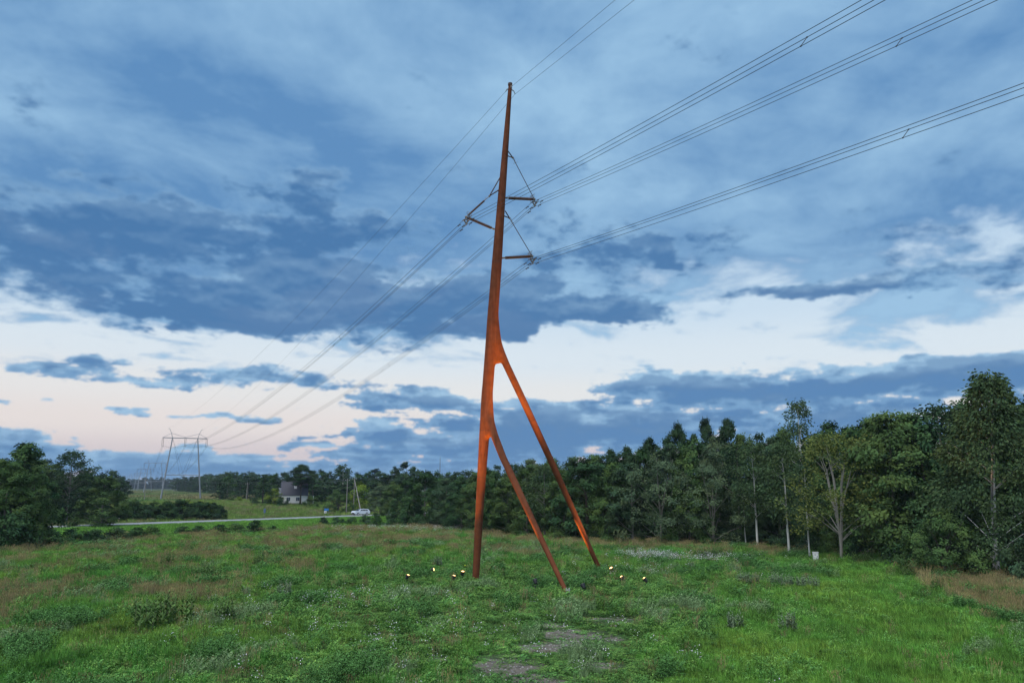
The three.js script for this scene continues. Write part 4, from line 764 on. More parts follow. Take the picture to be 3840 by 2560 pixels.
// spec: H height, R half width, base share of the height without leaves, shape(h) -> 0..1 half width, clumps, per (leaves in a clump), rc clump size, leaf length, droop, stems
function makeTree(spec, seed) {
  const r = rng(seed), g = () => (r() + r() + r() - 1.5) * 0.82, m = new Mesher(), w = new Mesher();
  const { H: hh, R, base, shape, clumps, per, rc, leaf } = spec, stems = spec.stems ?? 1, centres = [];
  const o1 = r() * 50, o2 = r() * 50;
  if (spec.boughs) {
    for (let k = 0; k < spec.boughs; k++) {
      const t = k === 0 ? 0.97 : Math.pow((k - r() * 0.8) / spec.boughs, 0.9), a = k * 2.4 + r() * 1.2, sh = shape(t), br = R * (0.28 + 0.2 * r()) * (0.5 + 0.6 * sh), rad = Math.max(0, R * sh * (0.75 + 0.5 * r()) - br * 0.75) * (k === 0 ? 0.3 : 1);
      const c = V(Math.cos(a) * rad, Math.min(base + (1 - base) * t, 1.02) * hh - br * 0.8, Math.sin(a) * rad), out = V(Math.cos(a), 0.75, Math.sin(a));
      const n = Math.round(clumps / spec.boughs * (0.6 + 0.8 * br / (R * 0.4)));
      for (let e = 0; e < n; e++) { const d = V(g(), g(), g()).normalize().addScaledVector(out, 0.5).normalize(); centres.push({ c: c.clone().addScaledVector(d, br * (0.7 + 0.4 * r())), t, a, n: d, limb: e === 0 ? c : null }); }
    }
  } else for (let k = 0; k < clumps; k++) {
    const t = Math.pow(r(), spec.topBias ?? 0.9), a = r() * Math.PI * 2, y = base + (1 - base) * t;
    const lobe = 1 + 0.42 * noise2(Math.cos(a) * 1.4 + o1, Math.sin(a) * 1.4 + t * 3.2 + o2), q = Math.sqrt(lerp(spec.hollow ?? 0.2, 1, r())), rad = R * shape(t) * lobe * q;
    centres.push({ c: V(Math.cos(a) * rad, y * hh - rc * 0.5, Math.sin(a) * rad), t, a, q });
  }
  // stems and limbs
  const trunkPts = [];
  for (let s = 0; s < stems; s++) {
    const a = s / stems * 6.28 + r(), lean = stems > 1 ? 0.34 * (0.5 + r()) * R : 0.05 * hh * (r() - 0.3), pts = [], N = 8, top = hh * (stems > 1 ? 0.7 + 0.25 * r() : spec.trunkTop ?? 0.92), r0 = spec.trunk * (stems > 1 ? 0.75 : 1), b1 = r() * 9;
    for (let k = 0; k <= N; k++) { const u = k / N; pts.push({ x: Math.cos(a) * (lean * u * u + (stems > 1 ? 0.12 * r0 : 0)) + 0.03 * hh * noise2(u * 2 + b1, 3) * u, y: top * u - 0.25 * (k === 0), z: Math.sin(a) * lean * u * u + 0.03 * hh * noise2(u * 2 + b1, 9) * u, r: r0 * (1.12 - u * 0.98) * (k === 0 ? 1.25 : 1) + 0.012 }); }
    if (spec.bark === 'white') {
      w.tube(pts, 8, true, [1, 1, 1]);
    } else w.tube(pts, 7, true, [1, 1, 1]);
    trunkPts.push(pts);
  }
  if (spec.bark === 'white') {                                      // dark bands across the birch bark
    const c = []; for (let k = 0; k < w.p.length / 3; k++) { const y = w.p[k * 3 + 1], n = noise2(y * 3.1 + seed, w.p[k * 3] * 9), t = n > 0.22 ? 0.14 : lerp(1, 0.82, r()); c.push(t, t, t * 0.98); } w.c = c;
  }
  const heads = centres.filter((e) => e.limb), limbsN = spec.boughs ? heads.length : Math.min(spec.limbs ?? 22, centres.length);
  for (let k = 0; k < limbsN; k++) {
    const e = (spec.boughs ? heads : centres)[Math.floor(k * (spec.boughs ? heads : centres).length / limbsN)], pts = trunkPts[k % stems], h0 = Math.max(base * 0.6 * hh, e.c.y - (spec.rise ?? 0.55) * Math.hypot(e.c.x, e.c.z) - 0.05 * hh), f = clamp01(h0 / pts[8].y) * 8, i = Math.min(7, Math.floor(f)), p = pts[i], q = pts[i + 1], u = f - i;
    const s = V(lerp(p.x, q.x, u), lerp(p.y, q.y, u), lerp(p.z, q.z, u)), mid = s.clone().lerp(e.c, 0.55).add(V(0, 0.06 * hh * (spec.rise ? 1 : 0.4) * r(), 0)), r0 = Math.min(spec.trunk * (spec.bark === 'white' ? 0.22 : 0.42), lerp(p.r, q.r, u) * 0.6);
    w.tube([P(s, r0), P(mid, r0 * 0.6), P(e.c, r0 * 0.2)], 5, false, [0.9, 0.9, 0.9]);
  }
  for (const { c, t, a, n: face } of centres) {
    const tint = 0.78 + 0.44 * r(), warm = 1 + 0.22 * (r() - 0.5), n = Math.round(per * (0.7 + 0.6 * r())), out = V(Math.cos(a), 0.35, Math.sin(a));
    for (let k = 0; k < n; k++) {
      const off = V(g(), g() * (spec.flat ?? 0.75), g()), p = c.clone().addScaledVector(off, rc * 1.25);
      if (spec.droop) p.y -= Math.abs(g()) * spec.droop;
      if (p.y < 0.05) p.y = 0.05 + r() * 0.3;
      const d = off.clone().normalize().multiplyScalar(0.8).add(out.clone().multiplyScalar(0.55)).add(V(g(), g(), g()).multiplyScalar(0.7)); if (spec.droop) d.y -= 1.1;
      const nn = face ? face.clone().add(V(g(), g() + 0.25, g()).multiplyScalar(0.75)).normalize() : V(g(), g() * 0.5, g());
      if (face) { d.set(g(), g() - 0.45, g()).addScaledVector(face, 0.4); d.addScaledVector(nn, -0.8 * d.dot(nn)); }
      d.normalize().multiplyScalar(leaf * (0.7 + 0.6 * r()));
      const s = nn.cross(d).normalize().multiplyScalar(leaf * (spec.slim ?? 0.3) * (0.8 + 0.4 * r())), q = tint * (0.85 + 0.3 * r());
      m.leaf(p, d, s, [q * warm, q, q * (2 - warm)]);
    }
  }
  return { trunk: w.geo(), crown: m.geo(), H: hh, R, bark: bark[spec.bark ?? 'grey'] };
}
const round = (t) => Math.pow(Math.max(0, Math.sin(Math.PI * Math.min(1, 0.18 + t * 0.80))), 0.7), oval = (t) => Math.pow(Math.max(0, Math.sin(Math.PI * (0.08 + t * 0.88))), 0.85), cone = (t) => 1.02 - t, egg = (t) => Math.pow(Math.max(0, Math.sin(Math.PI * Math.min(1, 0.3 + 0.68 * t))), 0.8), dome = (t) => Math.sqrt(Math.max(0, 1 - t * t * 0.92));
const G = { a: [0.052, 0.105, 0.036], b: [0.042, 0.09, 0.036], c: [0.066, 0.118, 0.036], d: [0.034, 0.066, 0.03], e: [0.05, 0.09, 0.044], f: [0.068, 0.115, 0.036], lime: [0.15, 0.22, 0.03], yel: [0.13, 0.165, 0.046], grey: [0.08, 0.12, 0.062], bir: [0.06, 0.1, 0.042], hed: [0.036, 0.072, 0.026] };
const specs = {
  alder: [{ boughs: 20, H: 14, R: 4.2, base: 0.08, shape: egg, clumps: 170, per: 56, rc: 0.62, leaf: 0.34, trunk: 0.17 }, [G.a, G.b, G.c, G.f], 3],
  alder2: [{ boughs: 18, bark: 'pale', H: 14, R: 4.2, base: 0.16, shape: round, clumps: 165, per: 56, rc: 0.64, leaf: 0.34, trunk: 0.17, hollow: 0.3 }, [G.b, G.e, G.f, G.grey], 17],
  maple: [{ boughs: 22, H: 16, R: 3.2, base: 0.58, shape: round, clumps: 150, per: 56, rc: 0.62, leaf: 0.34, trunk: 0.2, bark: 'dark' }, [G.d], 23],
  maple2: [{ boughs: 24, H: 13, R: 4.4, base: 0.06, shape: round, clumps: 190, per: 52, rc: 0.62, leaf: 0.36, trunk: 0.2, hollow: 0.45, bark: 'dark' }, [G.b], 29],
  birch: [{ H: 18, R: 2.6, base: 0.25, shape: oval, clumps: 105, per: 56, rc: 0.6, leaf: 0.28, droop: 0.9, trunk: 0.14, bark: 'white', slim: 0.26 }, [G.bir], 31],
  birch_big: [{ H: 18, R: 4.9, base: 0.12, shape: (t) => Math.pow(Math.max(0, Math.sin(Math.PI * (0.27 + 0.7 * t))), 0.85) * (1 - 0.38 * t), clumps: 340, per: 66, rc: 0.72, leaf: 0.31, droop: 1.25, hollow: 0.3, trunk: 0.21, bark: 'white', slim: 0.26, topBias: 1.05, limbs: 24 }, [G.bir], 37],
  birch_thin: [{ H: 13, R: 2.1, base: 0.32, shape: oval, clumps: 80, per: 50, rc: 0.6, leaf: 0.26, droop: 0.7, trunk: 0.105, bark: 'white', slim: 0.27, limbs: 14 }, [G.bir, G.e], 41],
  birch_dk: [{ H: 15, R: 3, base: 0.2, shape: oval, clumps: 100, per: 55, rc: 0.65, leaf: 0.3, droop: 0.6, trunk: 0.14, bark: 'pale' }, [G.d, G.bir], 43],
  willow: [{ boughs: 20, H: 5.6, R: 4.4, base: 0.02, shape: dome, clumps: 150, per: 66, rc: 0.42, leaf: 0.24, trunk: 0.08, stems: 5, hollow: 0.35, bark: 'dark', slim: 0.24 }, [G.c], 47],
  multi: [{ H: 13, R: 4.4, base: 0.24, shape: (t) => 0.35 + 0.65 * Math.sin(Math.PI * Math.min(1, 0.2 + t * 0.75)), clumps: 130, per: 50, rc: 0.7, leaf: 0.25, trunk: 0.14, stems: 7, bark: 'ash', slim: 0.27, limbs: 26, rise: 0.5 }, [G.yel], 53],
  aspen: [{ boughs: 20, H: 13, R: 4.6, base: 0.1, shape: egg, clumps: 150, per: 46, rc: 0.7, leaf: 0.28, trunk: 0.14, stems: 3, bark: 'pale', limbs: 44, rise: 1.0 }, [G.grey], 59],
  lime: [{ boughs: 11, H: 8.5, R: 3.2, base: 0.1, shape: oval, clumps: 60, per: 40, rc: 0.75, leaf: 0.42, trunk: 0.13 }, [G.lime], 61],
  spruce: [{ H: 12, R: 2.6, base: 0.05, shape: cone, clumps: 110, per: 34, rc: 0.5, leaf: 0.4, trunk: 0.16, droop: 0.2, bark: 'dark', slim: 0.16, flat: 0.4, topBias: 1.25, rise: 0.05, hollow: 0.4 }, [G.d], 67],
  bush: [{ boughs: 9, H: 2.6, R: 1.7, base: 0.02, shape: dome, clumps: 46, per: 40, rc: 0.4, leaf: 0.22, trunk: 0.04, stems: 3, bark: 'dark', limbs: 8 }, [G.a, G.b, G.d], 71],
  bush2: [{ boughs: 9, H: 2.6, R: 1.7, base: 0.02, shape: round, clumps: 46, per: 40, rc: 0.42, leaf: 0.24, trunk: 0.04, stems: 3, bark: 'dark', limbs: 8 }, [G.b, G.c, G.e], 73],
  hedge: [{ boughs: 10, H: 4.2, R: 2, base: 0.01, shape: dome, clumps: 60, per: 42, rc: 0.5, leaf: 0.3, trunk: 0.06, stems: 2, bark: 'dark', limbs: 8 }, [G.hed], 79],
  hedge2: [{ boughs: 10, H: 4.2, R: 2, base: 0.01, shape: egg, clumps: 60, per: 42, rc: 0.5, leaf: 0.3, trunk: 0.06, stems: 2, bark: 'dark', limbs: 8 }, [G.hed, G.d], 83],
  lime_bush: [{ boughs: 8, H: 4, R: 1.8, base: 0.02, shape: dome, clumps: 40, per: 32, rc: 0.5, leaf: 0.36, trunk: 0.05, stems: 2, bark: 'dark', limbs: 8 }, [G.lime, G.c], 89],
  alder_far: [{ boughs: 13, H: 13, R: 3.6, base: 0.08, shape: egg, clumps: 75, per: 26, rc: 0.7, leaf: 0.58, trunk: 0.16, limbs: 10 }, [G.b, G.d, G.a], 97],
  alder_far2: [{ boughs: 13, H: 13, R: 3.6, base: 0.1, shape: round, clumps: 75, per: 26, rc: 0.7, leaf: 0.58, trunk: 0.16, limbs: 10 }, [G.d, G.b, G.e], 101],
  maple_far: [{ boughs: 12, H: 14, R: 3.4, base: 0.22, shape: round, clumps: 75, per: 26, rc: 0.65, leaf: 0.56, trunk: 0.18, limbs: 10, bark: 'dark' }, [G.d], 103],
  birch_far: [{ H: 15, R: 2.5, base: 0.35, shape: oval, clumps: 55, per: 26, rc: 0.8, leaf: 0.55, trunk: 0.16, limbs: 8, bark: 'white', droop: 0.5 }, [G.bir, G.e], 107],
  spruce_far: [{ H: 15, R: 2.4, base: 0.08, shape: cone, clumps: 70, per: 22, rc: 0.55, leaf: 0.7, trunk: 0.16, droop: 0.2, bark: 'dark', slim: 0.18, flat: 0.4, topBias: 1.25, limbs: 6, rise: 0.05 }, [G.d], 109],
};
const kinds = { alder: 'leafy_tree', alder2: 'leafy_tree', maple: 'leafy_tree', maple2: 'leafy_tree', birch: 'birch_tree', birch_big: 'birch_tree', birch_thin: 'birch_tree', birch_dk: 'leafy_tree', willow: 'willow_bush', multi: 'willow_tree', aspen: 'aspen_tree', lime: 'leafy_tree', spruce: 'spruce_tree', bush: 'bush', bush2: 'bush', hedge: 'hedge_bush', hedge2: 'hedge_bush', lime_bush: 'bush', alder_far: 'leafy_tree', alder_far2: 'leafy_tree', maple_far: 'leafy_tree', birch_far: 'birch_tree', spruce_far: 'spruce_tree' };
const protos = {};
{
  const r = rng(77);
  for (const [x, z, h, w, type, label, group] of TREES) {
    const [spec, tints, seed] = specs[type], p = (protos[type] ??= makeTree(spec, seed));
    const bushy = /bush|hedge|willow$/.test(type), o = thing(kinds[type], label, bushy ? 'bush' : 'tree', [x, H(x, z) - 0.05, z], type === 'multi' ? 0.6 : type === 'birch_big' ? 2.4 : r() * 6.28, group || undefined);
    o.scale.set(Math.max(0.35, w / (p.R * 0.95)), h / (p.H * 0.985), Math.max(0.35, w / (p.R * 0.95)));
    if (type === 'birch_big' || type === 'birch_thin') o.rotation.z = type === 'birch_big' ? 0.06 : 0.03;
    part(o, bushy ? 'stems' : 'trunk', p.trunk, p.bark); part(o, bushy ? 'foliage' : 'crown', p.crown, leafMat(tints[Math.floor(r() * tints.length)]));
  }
}
// the far edge of the plain: a wood that reads as one blue mass
{
  const p = protos.spruce_far, q = protos.alder_far, r = rng(91);
  for (const [src, n, nm] of [[p, 700, 'distant_wood'], [q, 900, 'distant_wood']]) {
    const im = new THREE.InstancedMesh(src.crown, leafMat([0.04, 0.065, 0.045]), n); im.name = numbered(nm); im.userData = { kind: 'stuff', label: 'far wood along the horizon' };
    const M = new THREE.Matrix4(), Q = new THREE.Quaternion();
    for (let k = 0; k < n; k++) {
      const az = (-46 + 92 * r()) * Math.PI / 180, d = 1450 + 350 * r() + 250 * noise2(az * 6, 1), x = Math.sin(az) * d, z = -Math.cos(az) * d, s = 0.85 + 0.5 * r();
      M.compose(V(x, H(x, z) - 0.5, z), Q.setFromAxisAngle(up, r() * 6.28), V(s * 2.4, s * 1.25, s * 2.4)); im.setMatrixAt(k, M);
    }
    scene.add(im);
  }
}

// ------------------------------------------------------------------ meadow
function tuft(seed, n, h, spread, width, lean, head) {
  const r = rng(seed), m = new Mesher();
  for (let k = 0; k < n; k++) {
    const a = r() * 6.28, d = Math.sqrt(r()) * spread, x = Math.cos(a) * d, z = Math.sin(a) * d, b = r() * 6.28, l = h * (0.55 + 0.45 * r()), k1 = lean * (0.3 + r()), wx = Math.cos(b + 1.57) * width, wz = Math.sin(b + 1.57) * width, q = 0.6 + 0.8 * r(), c = [q, q, q];
    const p0 = m.v(x - wx, 0, z - wz, c), p1 = m.v(x + wx, 0, z + wz, c), ex = x + Math.cos(b) * k1 * l * 0.35, ez = z + Math.sin(b) * k1 * l * 0.35, p2 = m.v(ex - wx * 0.8, l * 0.6, ez - wz * 0.8, c), p3 = m.v(ex + wx * 0.8, l * 0.6, ez + wz * 0.8, c), tx = x + Math.cos(b) * k1 * l, tz = z + Math.sin(b) * k1 * l, p4 = m.v(tx, l, tz, c);
    m.quad(p0, p1, p3, p2); m.tri(p2, p3, p4);
    if (head) for (let e = 0; e < 2; e++) m.leaf(V(tx, l * 0.86, tz), V(0.03 * (r() - 0.5), l * 0.24, 0.03 * (r() - 0.5)), V(Math.cos(b + e * 1.57) * head, 0, Math.sin(b + e * 1.57) * head), [q * 1.15, q * 1.0, q * 0.95]);
  }
  return m.geo();
}
function herb(seed, n, h, spread, size) {
  const r = rng(seed), m = new Mesher();
  for (let k = 0; k < n; k++) {
    const a = r() * 6.28, d = Math.sqrt(r()) * spread, y = h * (0.15 + 0.85 * r()) * (1 - 0.4 * d / spread), p = V(Math.cos(a) * d, y, Math.sin(a) * d), b = a + (r() - 0.5) * 2.5, dir = V(Math.cos(b), 0.25 + 0.6 * r(), Math.sin(b)).normalize().multiplyScalar(size * (0.7 + 0.6 * r())), q = 0.5 + 0.95 * r();
    m.leaf(p, dir, V(-Math.sin(b), 0.2 * (r() - 0.5), Math.cos(b)).multiplyScalar(size * 0.32), [q, q, q]);
  }
  return m.geo();
}
function flowerHeads(seed, n, h, spread, size) {
  const r = rng(seed), m = new Mesher();
  for (let k = 0; k < n; k++) {
    const a = r() * 6.28, d = Math.sqrt(r()) * spread, p = V(Math.cos(a) * d, h * (0.6 + 0.6 * r()), Math.sin(a) * d), q = 0.8 + 0.3 * r();
    for (let e = 0; e < 4; e++) { const b = r() * 6.28; m.leaf(p.clone().add(V(-Math.cos(b) * size * 0.5, (r() - 0.5) * size * 0.4, -Math.sin(b) * size * 0.5)), V(Math.cos(b) * size, size * 0.5 * (r() - 0.3), Math.sin(b) * size), V(-Math.sin(b) * size * 0.4, 0.3 * size * (r() - 0.5), Math.cos(b) * size * 0.4), [q, q, q]); }
  }
  return m.geo();
}
const meadow = {};
function grow(name, geometry, label, rough = 0.9) { meadow[name] = { geometry, label, rough, list: [] }; }
grow('meadow_grass', tuft(1, 30, 0.56, 0.26, 0.009, 0.5), 'lush green meadow grass');
grow('tall_grass', tuft(2, 20, 0.72, 0.3, 0.008, 0.4, 0.012), 'tall dry grass with seed heads');
grow('lawn_grass', tuft(3, 34, 0.3, 0.26, 0.009, 0.55), 'short bright green grass of the mown strip');
grow('meadow_herbs', herb(4, 62, 0.4, 0.3, 0.075), 'dense low weeds and clover');
grow('leafy_weeds', herb(5, 54, 0.7, 0.24, 0.09), 'knee-high leafy weeds');
grow('white_flowers', flowerHeads(6, 7, 0.72, 0.34, 0.075), 'white fluffy thistle and yarrow flowers');
grow('field_grass', tuft(7, 26, 0.8, 0.75, 0.022, 0.5), 'rough grass of the fields beyond the road');
{
  const r = rng(1234), put = (n, x, z, s, sy, c) => meadow[n].list.push([x, z, s, sy, r() * 6.28, c]);
  const green = (k, v) => { const y = k.yellow * (0.6 + 0.8 * r()), b = v * (0.6 + 0.75 * r()); return [lerp(0.095, 0.235, y) * b, lerp(0.265, 0.335, y) * b, lerp(0.048, 0.054, y) * b]; };
  const dryC = (v) => { const t = r(), b = v * (0.75 + 0.5 * r()); return [lerp(0.3, 0.34, t) * b, lerp(0.26, 0.325, t) * b, lerp(0.15, 0.145, t) * b]; };
  const herbC = (v) => { const t = r(), b = v * (0.7 + 0.55 * r()); return [lerp(0.07, 0.155, t) * b, lerp(0.19, 0.275, t) * b, lerp(0.05, 0.058, t) * b]; };
  const whiteDense = (x, z) => Math.max(1.5 * Math.exp(-(((x - 15.2) / 2.6) ** 2) - ((z + 86) / 3.4) ** 2), 0.42 * Math.exp(-(((x + 18) / 12) ** 2) - ((z + 141) / 7) ** 2), 0.4 * Math.exp(-(((x - 21) / 3) ** 2) - ((z + 83) / 3) ** 2), 0.07 * Math.exp(-(((x + 11) / 5) ** 2) - ((z + 52) / 5) ** 2), 0.03 * Math.exp(-(((x + 3) / 9) ** 2) - ((z + 41) / 6) ** 2), 0.06 * Math.exp(-(((x - 12) / 4) ** 2) - ((z + 72) / 5) ** 2));
  for (let z = -22; z > -152;) {
    const D = -z, step = 0.12 + D * 0.0019 + (D > 90 ? (D - 90) * 0.0014 : 0), half = 0.76 * D + 5;
    for (let x = -half; x < half; x += step) {
      const X = x + (r() - 0.5) * step * 1.2, Z = z + (r() - 0.5) * step * 1.2, s = roadS(X, Z);
      if (s > -38) continue;
      // under the forest nothing grows high
      const edge = X > -10 ? lerp(-150, -60, clamp01((X + 10) / 62)) : -999, deep = X > 6 && Z < edgeLine(X) - 4;
      if (deep && r() < 0.8) continue;
      const soil = soilAt(X, Z); if (soil > 0.25 && r() < 0.62) continue; if (soil > 0.02 && r() < 0.3) continue; const low = soil > 0.02 ? 0.45 : 1;
      const k = zone(X, Z), big = step / 0.24, q = r(), v = 1 + 0.6 * k.n2 + 0.35 * fbm(X * 1.4, Z * 0.8, 2), hill = low * Math.max(0.4, 0.85 + 1.25 * fbm(X * 0.5 + 3, Z * 0.34, 3)) * (1 - 0.55 * smooth(5.5, 1.5, Math.hypot((X - 2.2) * 0.9, (Z + 40) * 0.5)));
      if (r() < whiteDense(X, Z) * 0.55) { const w = 0.5 + 0.25 * r(); put('white_flowers', X, Z, 0.75 * big ** 0.5, 0.8 + 0.5 * r(), [w * 1.35, w * 1.28, w * 1.35]); }
      const nettle = fbm(X * 0.23 + 50, Z * 0.12, 3) - 0.5 * k.lawn, pale = fbm(X * 0.2 - 40, Z * 0.11 + 13, 3);
      if (nettle + 0.22 * (r() - 0.5) > 0.3 && soil < 0.02 && Z > -105 && r() < 0.75) { const b = 0.7 + 0.5 * r(); put('leafy_weeds', X, Z, big * (0.8 + 0.5 * r()), low * (1.0 + 0.5 * r()), [0.085 * b, 0.2 * b, 0.055 * b]); }
      else if (pale + 0.22 * (r() - 0.5) > 0.34 && k.lawn < 0.5 && soil < 0.02 && r() < 0.6) { const b = 0.75 + 0.45 * r(); put(r() < 0.5 ? 'meadow_grass' : 'leafy_weeds', X, Z, big, low * (0.9 + 0.5 * r()), [0.19 * b, 0.29 * b, 0.13 * b]); }
      else if (q < Math.max(k.dry * 0.46, 0.012 * (1 - k.lawn))) put('tall_grass', X, Z, big * (0.8 + 0.4 * r()), hill * (0.75 + 0.5 * r()), dryC(v * 0.85));
      else if (k.lawn > 0.5 && r() > k.herb * 0.5) put('lawn_grass', X, Z, big * (0.8 + 0.4 * r()), 0.8 + 0.5 * r(), (([a, b, c]) => [a * 0.95, b * 1.08, c])(green(k, v)));
      else if (r() < k.herb) { if (k.n2 > 0.12 && r() < 0.35) put('leafy_weeds', X, Z, big * (0.8 + 0.5 * r()), hill * (0.7 + 0.6 * r()), herbC(v * 1.05)); else put('meadow_herbs', X, Z, big * (0.8 + 0.5 * r()), hill * (0.6 + 0.6 * r()), herbC(v)); }
      else put('meadow_grass', X, Z, big * (0.8 + 0.4 * r()), hill * (0.65 + 0.6 * r()), green(k, v));
    }
    z -= step;
  }
  // verge before the road and fields beyond
  for (let z = -95; z > -330; z -= 0.8) for (let x = -190; x < 30; x += 0.8) {
    const X = x + (r() - 0.5), Z = z + (r() - 0.5), s = roadS(X, Z), D = -Z;
    if (Math.abs(X) > 0.8 * D + 6 || s < -39 || Math.abs(s) < 4.9) continue;
    if (s < 0) { const k = zone(X, Z); put('lawn_grass', X, Z, 2.2, 1.2 + 0.5 * r(), (([a, b, c]) => [a, b * 1.05, c])(green(k, 1 + 0.4 * k.n2))); }
    else if (s < 90 && r() < 0.55) { const k = zone(X, Z), dd = r() < k.dry * 0.8; put('field_grass', X, Z, 1.1, (0.5 + 0.7 * r()) * (s < 9 ? 0.4 : 1), dd ? dryC(0.75) : (([a, b, c]) => [a * 1.15, b * 0.95, c * 1.2])(green(k, 0.95))); if (r() < 0.03 && k.n > 0) put('white_flowers', X, Z, 2, 1, [0.4, 0.38, 0.4]); }
  }
}
{
  const r = rng(4321);
  for (let z = -250; z > -900; z -= 2.6) for (let x = -520; x < 10; x += 2.6) {
    const X = x + (r() - 0.5) * 2.6, Z = z + (r() - 0.5) * 2.6, s = roadS(X, Z), D = -Z;
    if (s < 88 || Math.abs(X) > 0.78 * D || X > -0.2 * D || r() < 0.25) continue;
    const n = fbm(X * 0.02, Z * 0.012, 4), b = (0.75 + 0.5 * r()), dry = clamp01(0.45 + n * 2 + 0.3 * (r() - 0.5));
    meadow.field_grass.list.push([X, Z, 2.6, 0.6 + 0.5 * r(), r() * 6.28, [lerp(0.1, 0.24, dry) * b, lerp(0.19, 0.2, dry) * b, lerp(0.06, 0.1, dry) * b]]);
  }
}
function edgeLine(x) { return x < 12 ? -117 + (12 - x) * -1.2 : x < 31 ? lerp(-117, -103, (x - 12) / 19) : x < 37 ? lerp(-103, -84, (x - 31) / 6) : lerp(-84, -70, (x - 37) / 6); }
for (const [name, { geometry, label, rough, list }] of Object.entries(meadow)) {
  const im = new THREE.InstancedMesh(geometry, leafy(1, 1, 1), list.length), M = new THREE.Matrix4(), Q = new THREE.Quaternion(), C = new THREE.Color(), E = new THREE.Euler();
  im.name = name; im.userData = { kind: 'stuff', label };
  list.forEach(([x, z, s, sy, a, c], k) => { E.set(0.12 * Math.sin(k * 7.1), a, 0.12 * Math.cos(k * 5.3)); M.compose(V(x, H(x, z) - 0.02, z), Q.setFromEuler(E), V(s, sy, s)); im.setMatrixAt(k, M); im.setColorAt(k, C.setRGB(...c)); });
  scene.add(im);
}
// tall single plants that stand out of the meadow
function weedClump(seed, stems, h, spread, size, perStem) {
  const r = rng(seed), m = new Mesher(), w = new Mesher();
  for (let k = 0; k < stems; k++) {
    const a = r() * 6.28, d = Math.sqrt(r()) * spread, x = Math.cos(a) * d, z = Math.sin(a) * d, l = h * (0.65 + 0.35 * r()), lx = (r() - 0.5) * 0.25, lz = (r() - 0.5) * 0.25;
    w.tube([{ x, y: -0.05, z, r: 0.008 }, { x: x + lx * l, y: l, z: z + lz * l, r: 0.003 }], 4, false);
    for (let e = 0; e < perStem; e++) { const t = 0.15 + 0.85 * r(), b = r() * 6.28, q = 0.75 + 0.45 * r(), len = size * (1.25 - 0.75 * t); m.leaf(V(x + lx * l * t, l * t, z + lz * l * t), V(Math.cos(b) * len, len * 0.8, Math.sin(b) * len), V(-Math.sin(b), 0, Math.cos(b)).multiplyScalar(len * 0.25), [q, q, q]); }
  }
  return [w.geo(), m.geo()];
}
const clumpGeo = [weedClump(1, 22, 1.15, 0.5, 0.14, 26), weedClump(2, 16, 1.0, 0.42, 0.16, 24), weedClump(3, 40, 0.95, 0.9, 0.15, 24)];
const silver = leafy(0.21, 0.28, 0.165), leafyG = leafy(0.12, 0.21, 0.06), stemM = mat(0.12, 0.13, 0.08, 0.95);
const PLANTS = [[18.9, -64.8, 2, 1, 0, 'wide pale weed stand right of the floodlights, its left part'], [21, -63.2, 2, 1.1, 0, 'wide pale weed stand right of the floodlights, its middle part'], [22.8, -62.1, 2, 1, 0, 'wide pale weed stand right of the floodlights, its right part'], [19.2, -69.4, 1, 1, 0, 'single pale weed clump behind the wide pale weed stand'], [16.6, -74.6, 1, 0.9, 0, 'pale weed clump between the white flowers and the wide weed stand'],
  [-16.1, -57.3, 1, 1.15, 0, 'silvery wormwood clump standing alone left of the floodlights'], [-7.1, -77.8, 0, 1, 0, 'silvery wormwood clump right behind the left floodlights'], [-11.6, -78.6, 1, 0.9, 0, 'silvery wormwood clump further left behind the floodlights'], [-18.8, -57.3, 1, 0.8, 0, 'low silvery weed left of the lone wormwood clump'],
  [12, -43.9, 1, 1, 0, 'grey-green thistle in the near right meadow, left of two'], [14.6, -43.3, 0, 1, 0, 'grey-green thistle in the near right meadow, right of two'], [-25.7, -67.8, 2, 1.5, 1, 'broad leafy green weed clump at the left of the meadow'], [-29.9, -62.1, 2, 1, 1, 'dark leafy weed clump in the dry grass at far left'], [-19.4, -45.3, 2, 1.9, 1, 'large dark leafy weed stand in the left foreground'], [-24.8, -78.6, 0, 1.2, 1, 'leafy weed clump in the middle left meadow'], [-33.7, -78.6, 0, 1.2, 1, 'leafy weed clump farthest left in the meadow'], [21.4, -86.5, 2, 1.5, 1, 'rounded green shrubby weed near the forest edge right of the white flowers'], [36, -82.5, 2, 1.2, 1, 'green weed clump at the end of the mown strip'], [31.5, -60, 0, 1.1, 1, 'yellow-green weed between mown strip and dry grass'], [-16.5, -46.5, 0, 1.3, 1, 'upright leafy weed at the right of the large dark weed stand']];
for (const [x, z, g, s, mt, label] of PLANTS) {
  const o = thing('weed_clump', label, 'plant', [x, H(x, z), z], x * 3, 'tall weeds standing out of the meadow'); o.scale.setScalar(s);
  part(o, 'stems', clumpGeo[g][0], stemM); part(o, 'leaves', clumpGeo[g][1], mt ? leafyG : silver);
}
